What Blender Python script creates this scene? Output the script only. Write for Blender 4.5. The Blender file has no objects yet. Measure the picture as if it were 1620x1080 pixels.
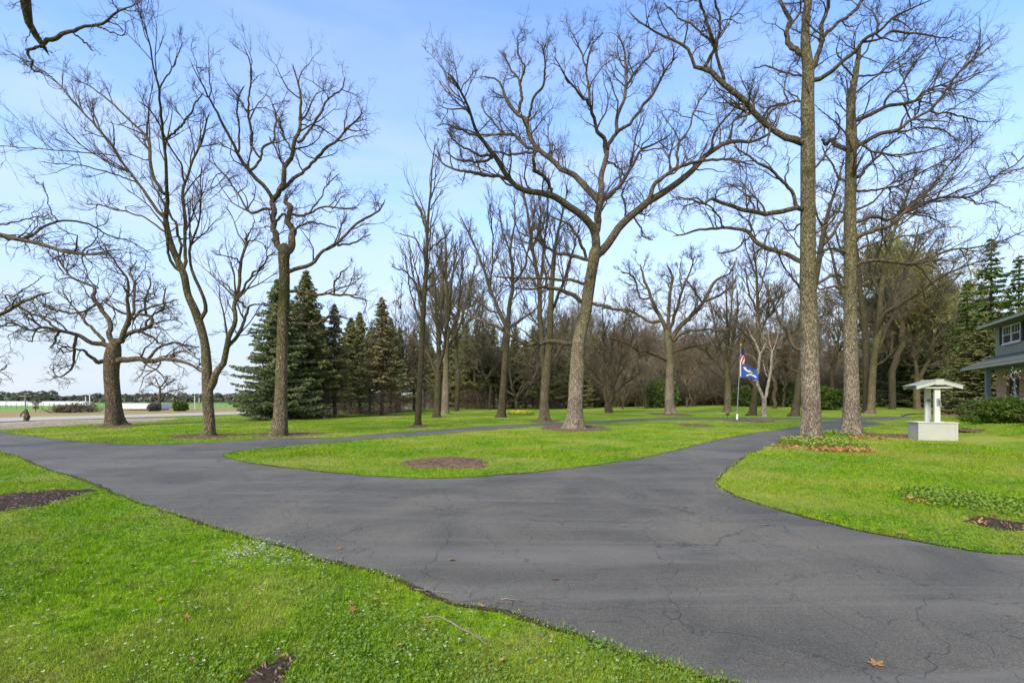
import bpy, bmesh, math, random
import numpy as np
from mathutils import Vector
from mathutils.geometry import tessellate_polygon

# ------------------------------------------------------------------ camera, sky, sun, exposure
sc = bpy.context.scene
C = bpy.context.scene.collection
F = 765.0; CX = 810.0; HY = 632.0; EYE = 1.45          # focal length and horizon of the photo, eye height
cam_d = bpy.data.cameras.new("camera"); cam = bpy.data.objects.new("camera", cam_d); C.objects.link(cam)
cam.location = (0, 0, EYE); cam.rotation_euler = (math.radians(90), 0, 0)
cam_d.sensor_width = 36; cam_d.lens = F / 1620 * 36; cam_d.shift_y = (HY - 540) / 1620
cam_d.clip_start = 0.05; cam_d.clip_end = 9000
sc.camera = cam
SUN_EL = math.radians(40); SUN_AZ = math.radians(208)    # azimuth clockwise from +Y: behind the camera, to the left
world = bpy.data.worlds.new("World"); sc.world = world; world.use_nodes = True
wn = world.node_tree.nodes; wl = world.node_tree.links
for n in list(wn): wn.remove(n)
wo = wn.new('ShaderNodeOutputWorld'); bg = wn.new('ShaderNodeBackground')
sky = wn.new('ShaderNodeTexSky'); sky.sky_type = 'NISHITA'; sky.sun_disc = False
sky.sun_elevation = SUN_EL; sky.sun_rotation = SUN_AZ; sky.air_density = 1.15; sky.dust_density = 0.3; sky.ozone_density = 1.6
tc = wn.new('ShaderNodeTexCoord'); mp = wn.new('ShaderNodeMapping'); mp.inputs['Scale'].default_value = (1.0, 1.6, 5.0); mp.inputs['Rotation'].default_value = (.25, .3, .5)
nz = wn.new('ShaderNodeTexNoise'); nz.inputs['Scale'].default_value = 1.7; nz.inputs['Detail'].default_value = 7; nz.inputs['Roughness'].default_value = .55; nz.inputs['Distortion'].default_value = .4
cr = wn.new('ShaderNodeValToRGB'); cr.color_ramp.elements[0].position = .42; cr.color_ramp.elements[1].position = .64
cr.color_ramp.elements[0].color = (0, 0, 0, 1); cr.color_ramp.elements[1].color = (.85, .85, .85, 1)
sx = wn.new('ShaderNodeSeparateXYZ')
hz = wn.new('ShaderNodeMapRange'); hz.inputs['From Min'].default_value = 0.02; hz.inputs['From Max'].default_value = .52
hz.inputs['To Min'].default_value = .9; hz.inputs['To Max'].default_value = .0; hz.interpolation_type = 'SMOOTHSTEP'
mxm = wn.new('ShaderNodeMath'); mxm.operation = 'MULTIPLY_ADD'
mul = wn.new('ShaderNodeMath'); mul.operation = 'MULTIPLY'
hz2 = wn.new('ShaderNodeMapRange'); hz2.inputs['From Min'].default_value = 0.0; hz2.inputs['From Max'].default_value = .55
hz2.inputs['To Min'].default_value = 1.0; hz2.inputs['To Max'].default_value = .25
mix = wn.new('ShaderNodeMix'); mix.data_type = 'RGBA'; mix.clamp_factor = True
mix.inputs[7].default_value = (1.80, 2.10, 2.60, 1)
tint = wn.new('ShaderNodeMix'); tint.data_type = 'RGBA'; tint.blend_type = 'MULTIPLY'; tint.inputs[0].default_value = 1
tint.inputs[7].default_value = (.80, .90, 1.12, 1)
wl.new(tc.outputs['Generated'], mp.inputs['Vector']); wl.new(mp.outputs[0], nz.inputs['Vector']); wl.new(nz.outputs[0], cr.inputs[0])
wl.new(tc.outputs['Generated'], sx.inputs[0]); wl.new(sx.outputs['Z'], hz.inputs['Value']); wl.new(sx.outputs['Z'], hz2.inputs['Value'])
wl.new(cr.outputs[0], mul.inputs[0]); wl.new(hz2.outputs[0], mul.inputs[1])
mxm.operation = 'MAXIMUM'; mxm.inputs[0].default_value = 0; wl.new(hz.outputs[0], mxm.inputs[1])
bk = wn.new('ShaderNodeMapRange'); bk.inputs['From Min'].default_value = .25; bk.inputs['From Max'].default_value = -.35   # cloud white added out of view behind the camera to offset blue skylight
bk.inputs['To Min'].default_value = 0; bk.inputs['To Max'].default_value = .8; bk.interpolation_type = 'SMOOTHSTEP'; wl.new(sx.outputs['Y'], bk.inputs['Value'])
mb = wn.new('ShaderNodeMath'); mb.operation = 'MAXIMUM'; wl.new(mxm.outputs[0], mb.inputs[0]); wl.new(bk.outputs[0], mb.inputs[1]); mxm = mb
wl.new(sky.outputs[0], tint.inputs[6]); wl.new(tint.outputs[2], mix.inputs[6]); wl.new(mxm.outputs[0], mix.inputs[0])
wisp = wn.new('ShaderNodeMix'); wisp.data_type = 'RGBA'; wisp.inputs[7].default_value = (2.45, 2.6, 2.78, 1); wl.new(mul.outputs[0], wisp.inputs[0]); wl.new(mix.outputs[2], wisp.inputs[6])
wl.new(wisp.outputs[2], bg.inputs[0]); wl.new(bg.outputs[0], wo.inputs[0])
bg.inputs[1].default_value = 0.15
sl = bpy.data.lights.new("sun", 'SUN'); sl.energy = 2.2; sl.angle = math.radians(20); sl.color = (1, .93, .82)
so = bpy.data.objects.new("sun", sl); C.objects.link(so)
sd = Vector((math.sin(SUN_AZ) * math.cos(SUN_EL), math.cos(SUN_AZ) * math.cos(SUN_EL), math.sin(SUN_EL)))
so.rotation_euler = (-sd).to_track_quat('-Z', 'Y').to_euler(); so.location = (0, 0, 60)
sc.view_settings.view_transform = 'Standard'; sc.view_settings.look = 'None'
sc.view_settings.gamma = 1; sc.view_settings.use_curve_mapping = False
sc.view_settings.exposure = 1.25
try: sc.cycles.max_bounces = 6; sc.cycles.transparent_max_bounces = 4
except Exception: pass

# ------------------------------------------------------------------ helpers
RN = np.random.default_rng(7); random.seed(7)
def ss(x): x = np.clip(x, 0, 1); return x * x * (3 - 2 * x)
HC = np.array((28., 28.)); HF = np.array((-.461, -.887)); HG = np.array((.887, -.461))   # house corner, along the front, into the house
def gz(X, Y):                                            # height of the land
    X = np.asarray(X, float); Y = np.asarray(Y, float)
    t = (X + 37) * -.923 + (Y - 35) * .385
    dip = -1.2 * ss((t - 34) / 140)
    back = .42 * ss((Y - 50) / 35) * ss((-t - 22) / 30)
    s_ = (X - HC[0]) * HF[0] + (Y - HC[1]) * HF[1]; g_ = (X - HC[0]) * HG[0] + (Y - HC[1]) * HG[1]
    house = .45 * ss((g_ + 5.6) / 2.8) * ss((s_ + 4) / 3)
    return np.where(t > 0, dip, np.maximum(back, house))
def hit(px, py):                                         # where a photo position lies on the land
    Y = EYE * F / (py - HY)
    for _ in range(12):
        z = float(gz((px - CX) / F * Y, Y)); Y = .5 * Y + .5 * (EYE - z) * F / (py - HY)
    return np.array(((px - CX) / F * Y, Y, float(gz((px - CX) / F * Y, Y))))
def at(px, py, Y): return np.array(((px - CX) / F * Y, Y, EYE - (py - HY) / F * Y))
def mesh(name, V, faces, smooth=False):
    """V (n,3); faces: list of (m,k) int arrays"""
    V = np.asarray(V, np.float32); me = bpy.data.meshes.new(name)
    faces = [np.asarray(f, np.int32) for f in faces if len(f)]
    nl = sum(f.size for f in faces); nf = sum(len(f) for f in faces)
    me.vertices.add(len(V)); me.vertices.foreach_set('co', V.ravel())
    me.loops.add(nl); me.polygons.add(nf)
    me.loops.foreach_set('vertex_index', np.concatenate([f.ravel() for f in faces]))
    tot = np.concatenate([np.full(len(f), f.shape[1], np.int32) for f in faces])
    me.polygons.foreach_set('loop_start', np.concatenate(([0], np.cumsum(tot)[:-1])).astype(np.int32))
    if smooth: me.polygons.foreach_set('use_smooth', np.ones(nf, bool))
    me.update(calc_edges=True); return me
def tag(o, label=None, cat=None, group=None, kind=None):
    if label: o['label'] = label
    if cat: o['category'] = cat
    if group: o['group'] = group
    if kind: o['kind'] = kind
    return o
def link(name, me, mat, parent=None, loc=None):
    o = bpy.data.objects.new(name, me); C.objects.link(o)
    if parent is not None and name in ('bark_chips', 'buds', 'dead_leaves', 'blossoms', 'yellow_flowers'): o['kind'] = 'stuff'
    if mat and not me.materials: me.materials.append(mat)
    if parent: o.parent = parent
    if loc is not None: o.location = loc
    return o
def empty(name, loc, rz=0):
    o = bpy.data.objects.new(name, None); C.objects.link(o); o.location = [float(v) for v in loc]; o.rotation_euler = (0, 0, rz); o.empty_display_size = .3
    return o
class B:                                                 # collects boxes, prisms, tubes as one mesh
    def __init__(s): s.V = []; s.Fs = []; s.n = 0
    def add(s, V, faces):
        V = np.asarray(V, float); s.V.append(V)
        for f in faces: s.Fs.append(tuple(i + s.n for i in f))
        s.n += len(V); return s
    def box(s, x0, y0, z0, x1, y1, z1):
        V = [(x, y, z) for z in (z0, z1) for y in (y0, y1) for x in (x0, x1)]
        return s.add(V, [(0, 2, 3, 1), (4, 5, 7, 6), (0, 1, 5, 4), (2, 6, 7, 3), (0, 4, 6, 2), (1, 3, 7, 5)])
    def prism(s, base, d):                                # polygon of 3-D points pushed along d
        base = np.asarray(base, float); n = len(base); V = np.concatenate((base, base + np.asarray(d, float)))
        return s.add(V, [tuple(range(n))[::-1], tuple(range(n, 2 * n))] + [(i, (i + 1) % n, (i + 1) % n + n, i + n) for i in range(n)])
    def tube(s, pts, r, k=8):
        P = np.asarray(pts, float)[None]; R = np.broadcast_to(np.asarray(r, float), (len(pts),))[None]
        V, Q = tubes(P, R, k); V = V.reshape(-1, 3); n = len(V)
        return s.add(V, [tuple(q) for q in Q] + [tuple(range(k))[::-1], tuple(range(n - k, n))])
    def build(s, name, mat, parent=None, bevel=0, smooth=False):
        me = bpy.data.meshes.new(name); me.from_pydata([tuple(v) for v in np.concatenate(s.V)], [], s.Fs)
        bm = bmesh.new(); bm.from_mesh(me)
        if bevel: bmesh.ops.bevel(bm, geom=bm.edges[:], offset=bevel, segments=1, affect='EDGES')
        bmesh.ops.recalc_face_normals(bm, faces=bm.faces[:]); bm.to_mesh(me); bm.free()
        if smooth:
            for p in me.polygons: p.use_smooth = True
        return link(name, me, mat, parent)
def tubes(P, R, k):
    P = np.asarray(P, float); R = np.asarray(R, float); N, K, _ = P.shape
    T = np.empty_like(P); T[:, 1:-1] = P[:, 2:] - P[:, :-2]; T[:, 0] = P[:, 1] - P[:, 0]; T[:, -1] = P[:, -1] - P[:, -2]
    T /= np.linalg.norm(T, axis=2, keepdims=True) + 1e-9
    D = P[:, -1] - P[:, 0]; ax = np.argmin(np.abs(D), axis=1); ref = np.eye(3)[ax][:, None, :]
    U = np.cross(T, ref); U /= np.linalg.norm(U, axis=2, keepdims=True) + 1e-9; W = np.cross(T, U)
    a = np.arange(k) / k * 2 * np.pi
    V = P[:, :, None] + R[:, :, None, None] * (U[:, :, None] * np.cos(a)[None, None, :, None] + W[:, :, None] * np.sin(a)[None, None, :, None])
    n = np.arange(N)[:, None, None] * K * k; j = np.arange(K - 1)[None, :, None] * k; c = np.arange(k)[None, None, :]; c2 = (c + 1) % k
    Q = np.stack((n + j + c, n + j + c2, n + j + k + c2, n + j + k + c), -1).reshape(-1, 4)
    return V.reshape(-1, 3), Q
def tubemesh(name, sets):
    """sets: list of (P,R,k)"""
    Vs = []; Qs = []; o = 0
    for P, R, k in sets:
        if len(P) == 0: continue
        V, Q = tubes(P, R, k); Vs.append(V); Qs.append(Q + o); o += len(V)
    return mesh(name, np.concatenate(Vs), [np.concatenate(Qs)], True)
def catmull(P, n):
    """smooth curve through rows of P, n samples"""
    P = np.asarray(P, float); m = len(P)
    if m == 2: t = np.linspace(0, 1, n)[:, None]; return P[0] * (1 - t) + P[1] * t
    d = np.concatenate(([0], np.cumsum(np.linalg.norm(np.diff(P[:, :2], axis=0), axis=1) + 1e-6)))
    Q = np.vstack((2 * P[0] - P[1], P, 2 * P[-1] - P[-2])); u = np.linspace(0, d[-1], n)
    i = np.clip(np.searchsorted(d, u, 'right') - 1, 0, m - 2); t = ((u - d[i]) / (d[i + 1] - d[i]))[:, None]
    p0, p1, p2, p3 = Q[i], Q[i + 1], Q[i + 2], Q[i + 3]
    return .5 * (2 * p1 + (p2 - p0) * t + (2 * p0 - 5 * p1 + 4 * p2 - p3) * t ** 2 + (3 * p1 - p0 - 3 * p2 + p3) * t ** 3)
def inpoly(X, Y, poly):
    poly = np.asarray(poly); r = np.zeros(len(X), bool); j = len(poly) - 1
    for i in range(len(poly)):
        xi, yi = poly[i][:2]; xj, yj = poly[j][:2]
        c = ((yi > Y) != (yj > Y)) & (X < (xj - xi) * (Y - yi) / (yj - yi + 1e-12) + xi); r ^= c; j = i
    return r

# ------------------------------------------------------------------ materials
def mat(name): m = bpy.data.materials.new(name); m.use_nodes = True; return m, m.node_tree.nodes, m.node_tree.links, m.node_tree.nodes['Principled BSDF']
def ramp(N, *st):
    r = N.new('ShaderNodeValToRGB'); e = r.color_ramp.elements
    while len(e) < len(st): e.new(.5)
    for i, (p, c) in enumerate(st): e[i].position = p; e[i].color = (*c, 1) if len(c) == 3 else c
    return r
def noise(N, L, vec, scale, detail=4, rough=.55, dist=0):
    n = N.new('ShaderNodeTexNoise'); n.inputs['Scale'].default_value = scale; n.inputs['Detail'].default_value = detail
    n.inputs['Roughness'].default_value = rough; n.inputs['Distortion'].default_value = dist
    if vec is not None: L.new(vec, n.inputs['Vector'])
    return n
def mixc(N, L, f, a, b, mode='MIX'):
    m = N.new('ShaderNodeMix'); m.data_type = 'RGBA'; m.blend_type = mode
    for s, v in ((0, f), (6, a), (7, b)):
        if hasattr(v, 'is_linked') or hasattr(v, 'links'): L.new(v, m.inputs[s])
        elif s == 0: m.inputs[0].default_value = v
        else: m.inputs[s].default_value = (*v, 1)
    return m.outputs[2]
def coords(N, L, scale=(1, 1, 1), kind='Object'):
    t = N.new('ShaderNodeTexCoord'); m = N.new('ShaderNodeMapping'); m.inputs['Scale'].default_value = scale
    L.new(t.outputs[kind], m.inputs['Vector']); return m.outputs[0]
def wpos(N, L, scale=(1, 1, 1)):
    g = N.new('ShaderNodeNewGeometry'); m = N.new('ShaderNodeMapping'); m.inputs['Scale'].default_value = scale
    L.new(g.outputs['Position'], m.inputs['Vector']); return m.outputs[0]
def bump(N, L, h, bs, st=.5, d=.02):
    b = N.new('ShaderNodeBump'); b.inputs['Strength'].default_value = st; b.inputs['Distance'].default_value = d
    L.new(h, b.inputs['Height']); L.new(b.outputs[0], bs.inputs['Normal']); return b
def bark(name, dark, light, moss=.35, mosscol=(.07, .075, .022), zs=6.5, sc_=17, bs_=1.0, base=None):
    m, N, L, p = mat(name); v = coords(N, L, (sc_, sc_, zs)); v1 = coords(N, L)
    n1 = noise(N, L, v, 1.3, 7, .74, .35); r = ramp(N, (.33, tuple(c * .55 for c in dark)), (.46, dark), (.62, light), (.76, tuple(min(1, c * 1.35) for c in light))); L.new(n1.outputs[0], r.inputs[0])
    n3 = noise(N, L, v1, 1.1, 3); r3 = ramp(N, (.35, (.78, .78, .78)), (.7, (1.15, 1.12, 1.08))); L.new(n3.outputs[0], r3.inputs[0])
    c = mixc(N, L, 1.0, r.outputs[0], r3.outputs[0], 'MULTIPLY')
    n2 = noise(N, L, v1, 1.6, 5, .6); r2 = ramp(N, (.62 - moss * .4, (0, 0, 0)), (.8 - moss * .3, (1, 1, 1))); L.new(n2.outputs[0], r2.inputs[0])
    c = mixc(N, L, r2.outputs[0], c, mosscol)
    if base is not None:                                 # paler dry bark low on the trunk, mossy and dark higher up
        sz = N.new('ShaderNodeSeparateXYZ'); L.new(v1, sz.inputs[0]); nb = noise(N, L, v1, .9, 3); ma = N.new('ShaderNodeMath'); ma.operation = 'MULTIPLY_ADD'; L.new(nb.outputs[0], ma.inputs[0]); ma.inputs[1].default_value = 4; L.new(sz.outputs['Z'], ma.inputs[2])
        rz = N.new('ShaderNodeMapRange'); rz.inputs['From Min'].default_value = base; rz.inputs['From Max'].default_value = base + 3.5; L.new(ma.outputs[0], rz.inputs['Value'])
        c = mixc(N, L, rz.outputs[0], c, mixc(N, L, 1.0, c, (.62, .66, .50), 'MULTIPLY'))
    L.new(c, p.inputs['Base Color']); p.inputs['Roughness'].default_value = .95; p.inputs['Specular IOR Level'].default_value = .15
    vo = N.new('ShaderNodeTexVoronoi'); vo.inputs['Scale'].default_value = 1.6; L.new(v, vo.inputs['Vector'])
    ad = N.new('ShaderNodeMath'); ad.operation = 'ADD'; L.new(n1.outputs[0], ad.inputs[0]); L.new(vo.outputs[0], ad.inputs[1])
    bump(N, L, ad.outputs[0], p, bs_, .05); return m
def plain(name, col, rough=.8, var=.12, scale=6, bumpd=0, spec=.3):
    m, N, L, p = mat(name); v = coords(N, L); n = noise(N, L, v, scale, 5, .6)
    a = tuple(c * (1 - var) for c in col); b = tuple(min(1, c * (1 + var)) for c in col)
    r = ramp(N, (.3, a), (.7, b)); L.new(n.outputs[0], r.inputs[0]); L.new(r.outputs[0], p.inputs['Base Color'])
    p.inputs['Roughness'].default_value = rough; p.inputs['Specular IOR Level'].default_value = spec
    if bumpd: bump(N, L, n.outputs[0], p, .6, bumpd)
    return m
def leafmat(name, stops, scale=3, trans=.3, rough=.7, big=None):
    m, N, L, p = mat(name); v = wpos(N, L); n = noise(N, L, v, scale, 3, .7); r = ramp(N, *stops); L.new(n.outputs[0], r.inputs[0]); c = r.outputs[0]
    if big:
        n2 = noise(N, L, v, big[0], 5, .6); r2 = ramp(N, *big[1]); L.new(n2.outputs[0], r2.inputs[0]); c = mixc(N, L, 1.0, c, r2.outputs[0], 'MULTIPLY')
    L.new(c, p.inputs['Base Color']); p.inputs['Roughness'].default_value = rough; p.inputs['Specular IOR Level'].default_value = .2
    t = N.new('ShaderNodeBsdfTranslucent'); L.new(c, t.inputs[0]); ms = N.new('ShaderNodeMixShader'); ms.inputs[0].default_value = trans
    L.new(p.outputs[0], ms.inputs[1]); L.new(t.outputs[0], ms.inputs[2]); L.new(ms.outputs[0], N['Material Output'].inputs['Surface']); return m

M = {}
M['bark_oak'] = bark('bark_oak', (.17, .135, .098), (.48, .395, .30), .15, base=4.2)
M['bark_left_oak'] = bark('bark_left_oak', (.085, .064, .042), (.29, .225, .155), .18)
M['bark_mossy'] = bark('bark_mossy', (.12, .094, .06), (.37, .295, .20), .4, (.10, .098, .036), base=3.6)
M['bark_mid'] = bark('bark_mid', (.07, .055, .035), (.18, .145, .095), .5, (.06, .062, .022))
M['bark_back'] = bark('bark_back', (.07, .052, .036), (.16, .125, .088), .25)
M['bark_birch'] = bark('bark_birch', (.20, .17, .125), (.44, .39, .32), .0, zs=7, sc_=5)
M['limb'] = bark('limb', (.075, .058, .036), (.22, .172, .115), .3, (.065, .06, .022), 6, 11)
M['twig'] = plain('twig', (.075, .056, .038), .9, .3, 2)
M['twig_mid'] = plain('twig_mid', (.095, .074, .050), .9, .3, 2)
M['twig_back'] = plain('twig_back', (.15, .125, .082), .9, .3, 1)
M['twig_bud'] = plain('twig_bud', (.26, .23, .11), .9, .3, 1)
M['twig_red'] = plain('twig_red', (.17, .125, .085), .9, .3, 1)
M['spruce'] = leafmat('spruce', ((.3, (.11, .125, .04)), (.7, (.27, .265, .10))), 2.5, .25)
M['spruce_blue'] = leafmat('spruce_blue', ((.3, (.11, .14, .055)), (.7, (.27, .295, .14))), 2.5, .25)
M['spruce_tan'] = leafmat('spruce_tan', ((.3, (.13, .115, .05)), (.7, (.28, .235, .115))), 2.5, .25)
M['pine'] = leafmat('pine', ((.3, (.055, .095, .02)), (.7, (.15, .20, .05))), 1.5, .3)
M['deadneedle'] = plain('deadneedle', (.15, .105, .075), .9, .3, 2)
M['bud'] = leafmat('bud', ((.3, (.20, .19, .05)), (.7, (.36, .36, .10))), 3, .35)
M['brownleaf'] = leafmat('brownleaf', ((.3, (.32, .13, .035)), (.7, (.56, .34, .13))), 4, .3)
M['hedge'] = leafmat('hedge', ((.3, (.045, .085, .012)), (.7, (.13, .19, .03))), 5, .3)
M['brush'] = plain('brush', (.15, .125, .082), .9, .3, 2)
M['distant'] = leafmat('distant', ((.3, (.12, .13, .10)), (.7, (.22, .21, .165))), .12, .2)

def lawnmat(name, blades):
    m, N, L, p = mat(name); v = wpos(N, L)
    fine = noise(N, L, v, 55 if not blades else 42, 3, .7)
    if blades: r = ramp(N, (.28, (.085, .18, .003)), (.5, (.215, .36, .006)), (.74, (.42, .53, .04)))
    else: r = ramp(N, (.28, (.075, .14, .008)), (.52, (.16, .28, .014)), (.76, (.27, .38, .035)))
    L.new(fine.outputs[0], r.inputs[0]); c = r.outputs[0]
    pt = noise(N, L, v, .55, 6, .62, .5); rp = ramp(N, (.34, (.60, .82, .5)), (.52, (1, 1, 1)), (.72, (1.3, 1.04, 1.5))); L.new(pt.outputs[0], rp.inputs[0])
    c = mixc(N, L, 1.0, c, rp.outputs[0], 'MULTIPLY')
    p2 = noise(N, L, v, 2.7, 6, .7, .3); r2 = ramp(N, (.52, (0, 0, 0)), (.72, (.7, .7, .7))); L.new(p2.outputs[0], r2.inputs[0])
    c = mixc(N, L, r2.outputs[0], c, (.30, .30, .075))
    p3 = noise(N, L, v, 1.5, 5, .65, .2); r3 = ramp(N, (.28, (.55, .55, .55)), (.42, (0, 0, 0))); L.new(p3.outputs[0], r3.inputs[0])
    c = mixc(N, L, r3.outputs[0], c, (.05, .125, .012))
    p4 = noise(N, L, v, 9, 4, .7); r4 = ramp(N, (.36, (.48, .56, .45)), (.5, (1, 1, 1)), (.64, (1.4, 1.25, 1.4))); L.new(p4.outputs[0], r4.inputs[0]); c = mixc(N, L, 1.0, c, r4.outputs[0], 'MULTIPLY')
    p5 = noise(N, L, v, .33, 4, .6); r5 = ramp(N, (.46, (0, 0, 0)), (.62, (.75, .75, .75))); L.new(p5.outputs[0], r5.inputs[0]); c = mixc(N, L, r5.outputs[0], c, (.33, .34, .06))
    L.new(c, p.inputs['Base Color']); p.inputs['Roughness'].default_value = .8; p.inputs['Specular IOR Level'].default_value = .06
    if blades:
        t = N.new('ShaderNodeBsdfTranslucent'); L.new(c, t.inputs[0]); ms = N.new('ShaderNodeMixShader'); ms.inputs[0].default_value = .3
        L.new(p.outputs[0], ms.inputs[1]); L.new(t.outputs[0], ms.inputs[2]); L.new(ms.outputs[0], N['Material Output'].inputs['Surface'])
    else: bump(N, L, fine.outputs[0], p, .8, .03)
    return m
M['lawn'] = lawnmat('lawn', False); M['blades'] = lawnmat('blades', True)
def asphaltmat():
    m, N, L, p = mat('asphalt'); v = wpos(N, L)
    g = noise(N, L, v, 110, 3, .8); rg = ramp(N, (.25, (.034, .030, .023)), (.5, (.108, .097, .0755)), (.75, (.215, .194, .152))); L.new(g.outputs[0], rg.inputs[0]); c = rg.outputs[0]
    b = noise(N, L, v, .6, 6, .6, .6); rb = ramp(N, (.36, (.68, .69, .71)), (.55, (1, 1, 1)), (.72, (1.36, 1.31, 1.22))); L.new(b.outputs[0], rb.inputs[0])
    c = mixc(N, L, 1.0, c, rb.outputs[0], 'MULTIPLY')
    # dusty tyre streaks that follow the drive
    rot = N.new('ShaderNodeMapping'); rot.inputs['Rotation'].default_value = (0, 0, math.radians(38)); rot.inputs['Scale'].default_value = (.12, 1.5, 1)
    L.new(v, rot.inputs['Vector']); s = noise(N, L, rot.outputs[0], 1.5, 5, .6, .8); rs = ramp(N, (.50, (0, 0, 0)), (.66, (.75, .75, .75))); L.new(s.outputs[0], rs.inputs[0])
    c = mixc(N, L, rs.outputs[0], c, (.15, .138, .118))
    # cracks
    d = noise(N, L, v, 1.2, 4, .6); dv = N.new('ShaderNodeVectorMath'); dv.operation = 'MULTIPLY_ADD'
    L.new(d.outputs['Color'], dv.inputs[0]); dv.inputs[1].default_value = (1.1, 1.1, 0); L.new(v, dv.inputs[2])
    h = None
    for scl, w, lo, hi, sd in ((.45, .0042, .25, .33, .6), (1.3, .008, .42, .50, .7), (3.4, .014, .50, .58, .5)):
        vo = N.new('ShaderNodeTexVoronoi'); vo.feature = 'DISTANCE_TO_EDGE'; vo.inputs['Scale'].default_value = scl; L.new(dv.outputs[0], vo.inputs['Vector'])
        r = ramp(N, (0, (1, 1, 1)), (w, (0, 0, 0))); L.new(vo.outputs['Distance'], r.inputs[0])
        mk = noise(N, L, v, sd, 3, .6); rm = ramp(N, (lo, (0, 0, 0)), (hi, (1, 1, 1))); L.new(mk.outputs[0], rm.inputs[0])
        k = N.new('ShaderNodeMath'); k.operation = 'MULTIPLY'; L.new(r.outputs[0], k.inputs[0]); L.new(rm.outputs[0], k.inputs[1])
        if h is None: h = k.outputs[0]
        else: a = N.new('ShaderNodeMath'); a.operation = 'MAXIMUM'; L.new(h, a.inputs[0]); L.new(k.outputs[0], a.inputs[1]); h = a.outputs[0]
    c = mixc(N, L, h, c, mixc(N, L, .42, (.018, .016, .012), c)); L.new(c, p.inputs['Base Color'])
    inv = N.new('ShaderNodeMath'); inv.operation = 'MULTIPLY_ADD'; L.new(h, inv.inputs[0]); inv.inputs[1].default_value = -1.2; L.new(g.outputs[0], inv.inputs[2])
    bump(N, L, inv.outputs[0], p, .5, .006); p.inputs['Roughness'].default_value = .74; p.inputs['Specular IOR Level'].default_value = .4
    return m
M['asphalt'] = asphaltmat()
M['concrete'] = plain('concrete', (.40, .36, .30), .9, .08, .4)
M['verge'] = leafmat('verge', ((.35, (.30, .19, .10)), (.6, (.28, .24, .08))), .15, .05, .9)
M['field'] = leafmat('field', ((.3, (.12, .27, .03)), (.7, (.17, .35, .045))), .03, .05, .9)
M['thatch'] = leafmat('thatch', ((.3, (.16, .13, .04)), (.7, (.36, .33, .12))), 35, .2)
M['gravel'] = plain('gravel', (.32, .25, .19), .95, .45, 3.5, .03)
M['mulch'] = plain('mulch', (.14, .082, .052), .95, .7, 9, .05)
M['chip'] = leafmat('chip', ((.3, (.06, .032, .02)), (.5, (.17, .10, .066)), (.72, (.36, .26, .19))), 30, .0, .9)
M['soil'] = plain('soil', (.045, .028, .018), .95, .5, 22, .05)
# ------------------------------------------------------------------ land
def st(s, t): return -37 + .385 * s - .923 * t, 35 + .923 * s + .385 * t
def sheet(name, S, T, matr, dz=0):
    S = np.asarray(S, float); T = np.asarray(T, float); s, t = np.meshgrid(S, T, indexing='ij'); X, Y = st(s, t)
    Z = gz(X, Y) + dz; n, m_ = s.shape; i = np.arange(n - 1)[:, None] * m_; j = np.arange(m_ - 1)[None]
    Q = np.stack((i + j, i + j + m_, i + j + m_ + 1, i + j + 1), -1).reshape(-1, 4)
    return tag(link(name, mesh(name, np.stack((X, Y, Z), -1).reshape(-1, 3), [Q], True), matr), kind='structure')
SS = np.concatenate((np.linspace(-2500, -120, 12), np.arange(-115, 175, 1.6), np.linspace(190, 4500, 16)))
SS0 = SS
TT = np.concatenate((-np.linspace(3500, 150, 12), np.arange(-145, 0, 1.6), [0.0]))
sheet('lawn', SS, TT, M['lawn'])
sheet('roadside_verge', SS, np.arange(0, 37, 2.0), M['verge'], -.01)
sheet('farm_field', SS, [36, 50, 70, 90, 120, 150, 185, 300, 800, 2000, 4500], M['field'], -.01)
sheet('country_road', SS, [-4.6, -2, 0, 2, 4.3], M['concrete'], .03)

def polysheet(name, polys, z, matr, kind='structure'):
    vs = [[Vector((p[0], p[1], 0)) for p in pl] for pl in polys]; tri = tessellate_polygon(vs)
    V = np.array([(p[0], p[1], z) for pl in polys for p in pl]); T = np.array(tri)
    a = V[T[:, 1]] - V[T[:, 0]]; b = V[T[:, 2]] - V[T[:, 0]]; cr_ = a[:, 0] * b[:, 1] - a[:, 1] * b[:, 0]; T[cr_ < 0] = T[cr_ < 0][:, ::-1]
    o = link(name, mesh(name, V, [T]), matr); return tag(o, kind=kind)
def g2(l): return [tuple(hit(x, y)[:2]) for x, y in l]
def rough(P, step=.12, amp=.018):
    P = np.asarray(P, float); n = max(4, int(np.linalg.norm(np.diff(P, axis=0), axis=1).sum() / step)); n = min(n, 700); Q = catmull(P, n)
    k = RN.normal(0, amp, Q.shape); k[1:-1] = (k[1:-1] + k[2:] + k[:-2]) / 1.7; return Q + k
near = [(14, .2), (8, .75), (4, 1.45), (2.1, 2.02)] + g2([(1170, 1080), (1100, 1060), (1000, 1030), (900, 998), (810, 970), (720, 947), (665, 932), (600, 905), (525, 889), (465, 869), (367, 842), (300, 820), (215, 792), (135, 760), (65, 737), (30, 721), (0, 712)]) + [(-24, 21.5), (-33, 29.5), (-37, 34)]
far1 = [(-31.5, 38), (-30, 30), (-27, 25)] + g2([(0, 683), (60, 691), (120, 698), (200, 702), (260, 702), (330, 699), (450, 693), (540, 691.5), (614, 684.5), (700, 679), (762, 674.5), (860, 669), (928, 667), (1000, 662.5), (1070, 661), (1140, 660.5), (1220, 660.5), (1310, 660), (1380, 659), (1438, 658.5)]) + [(38, 41.5)]
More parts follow.
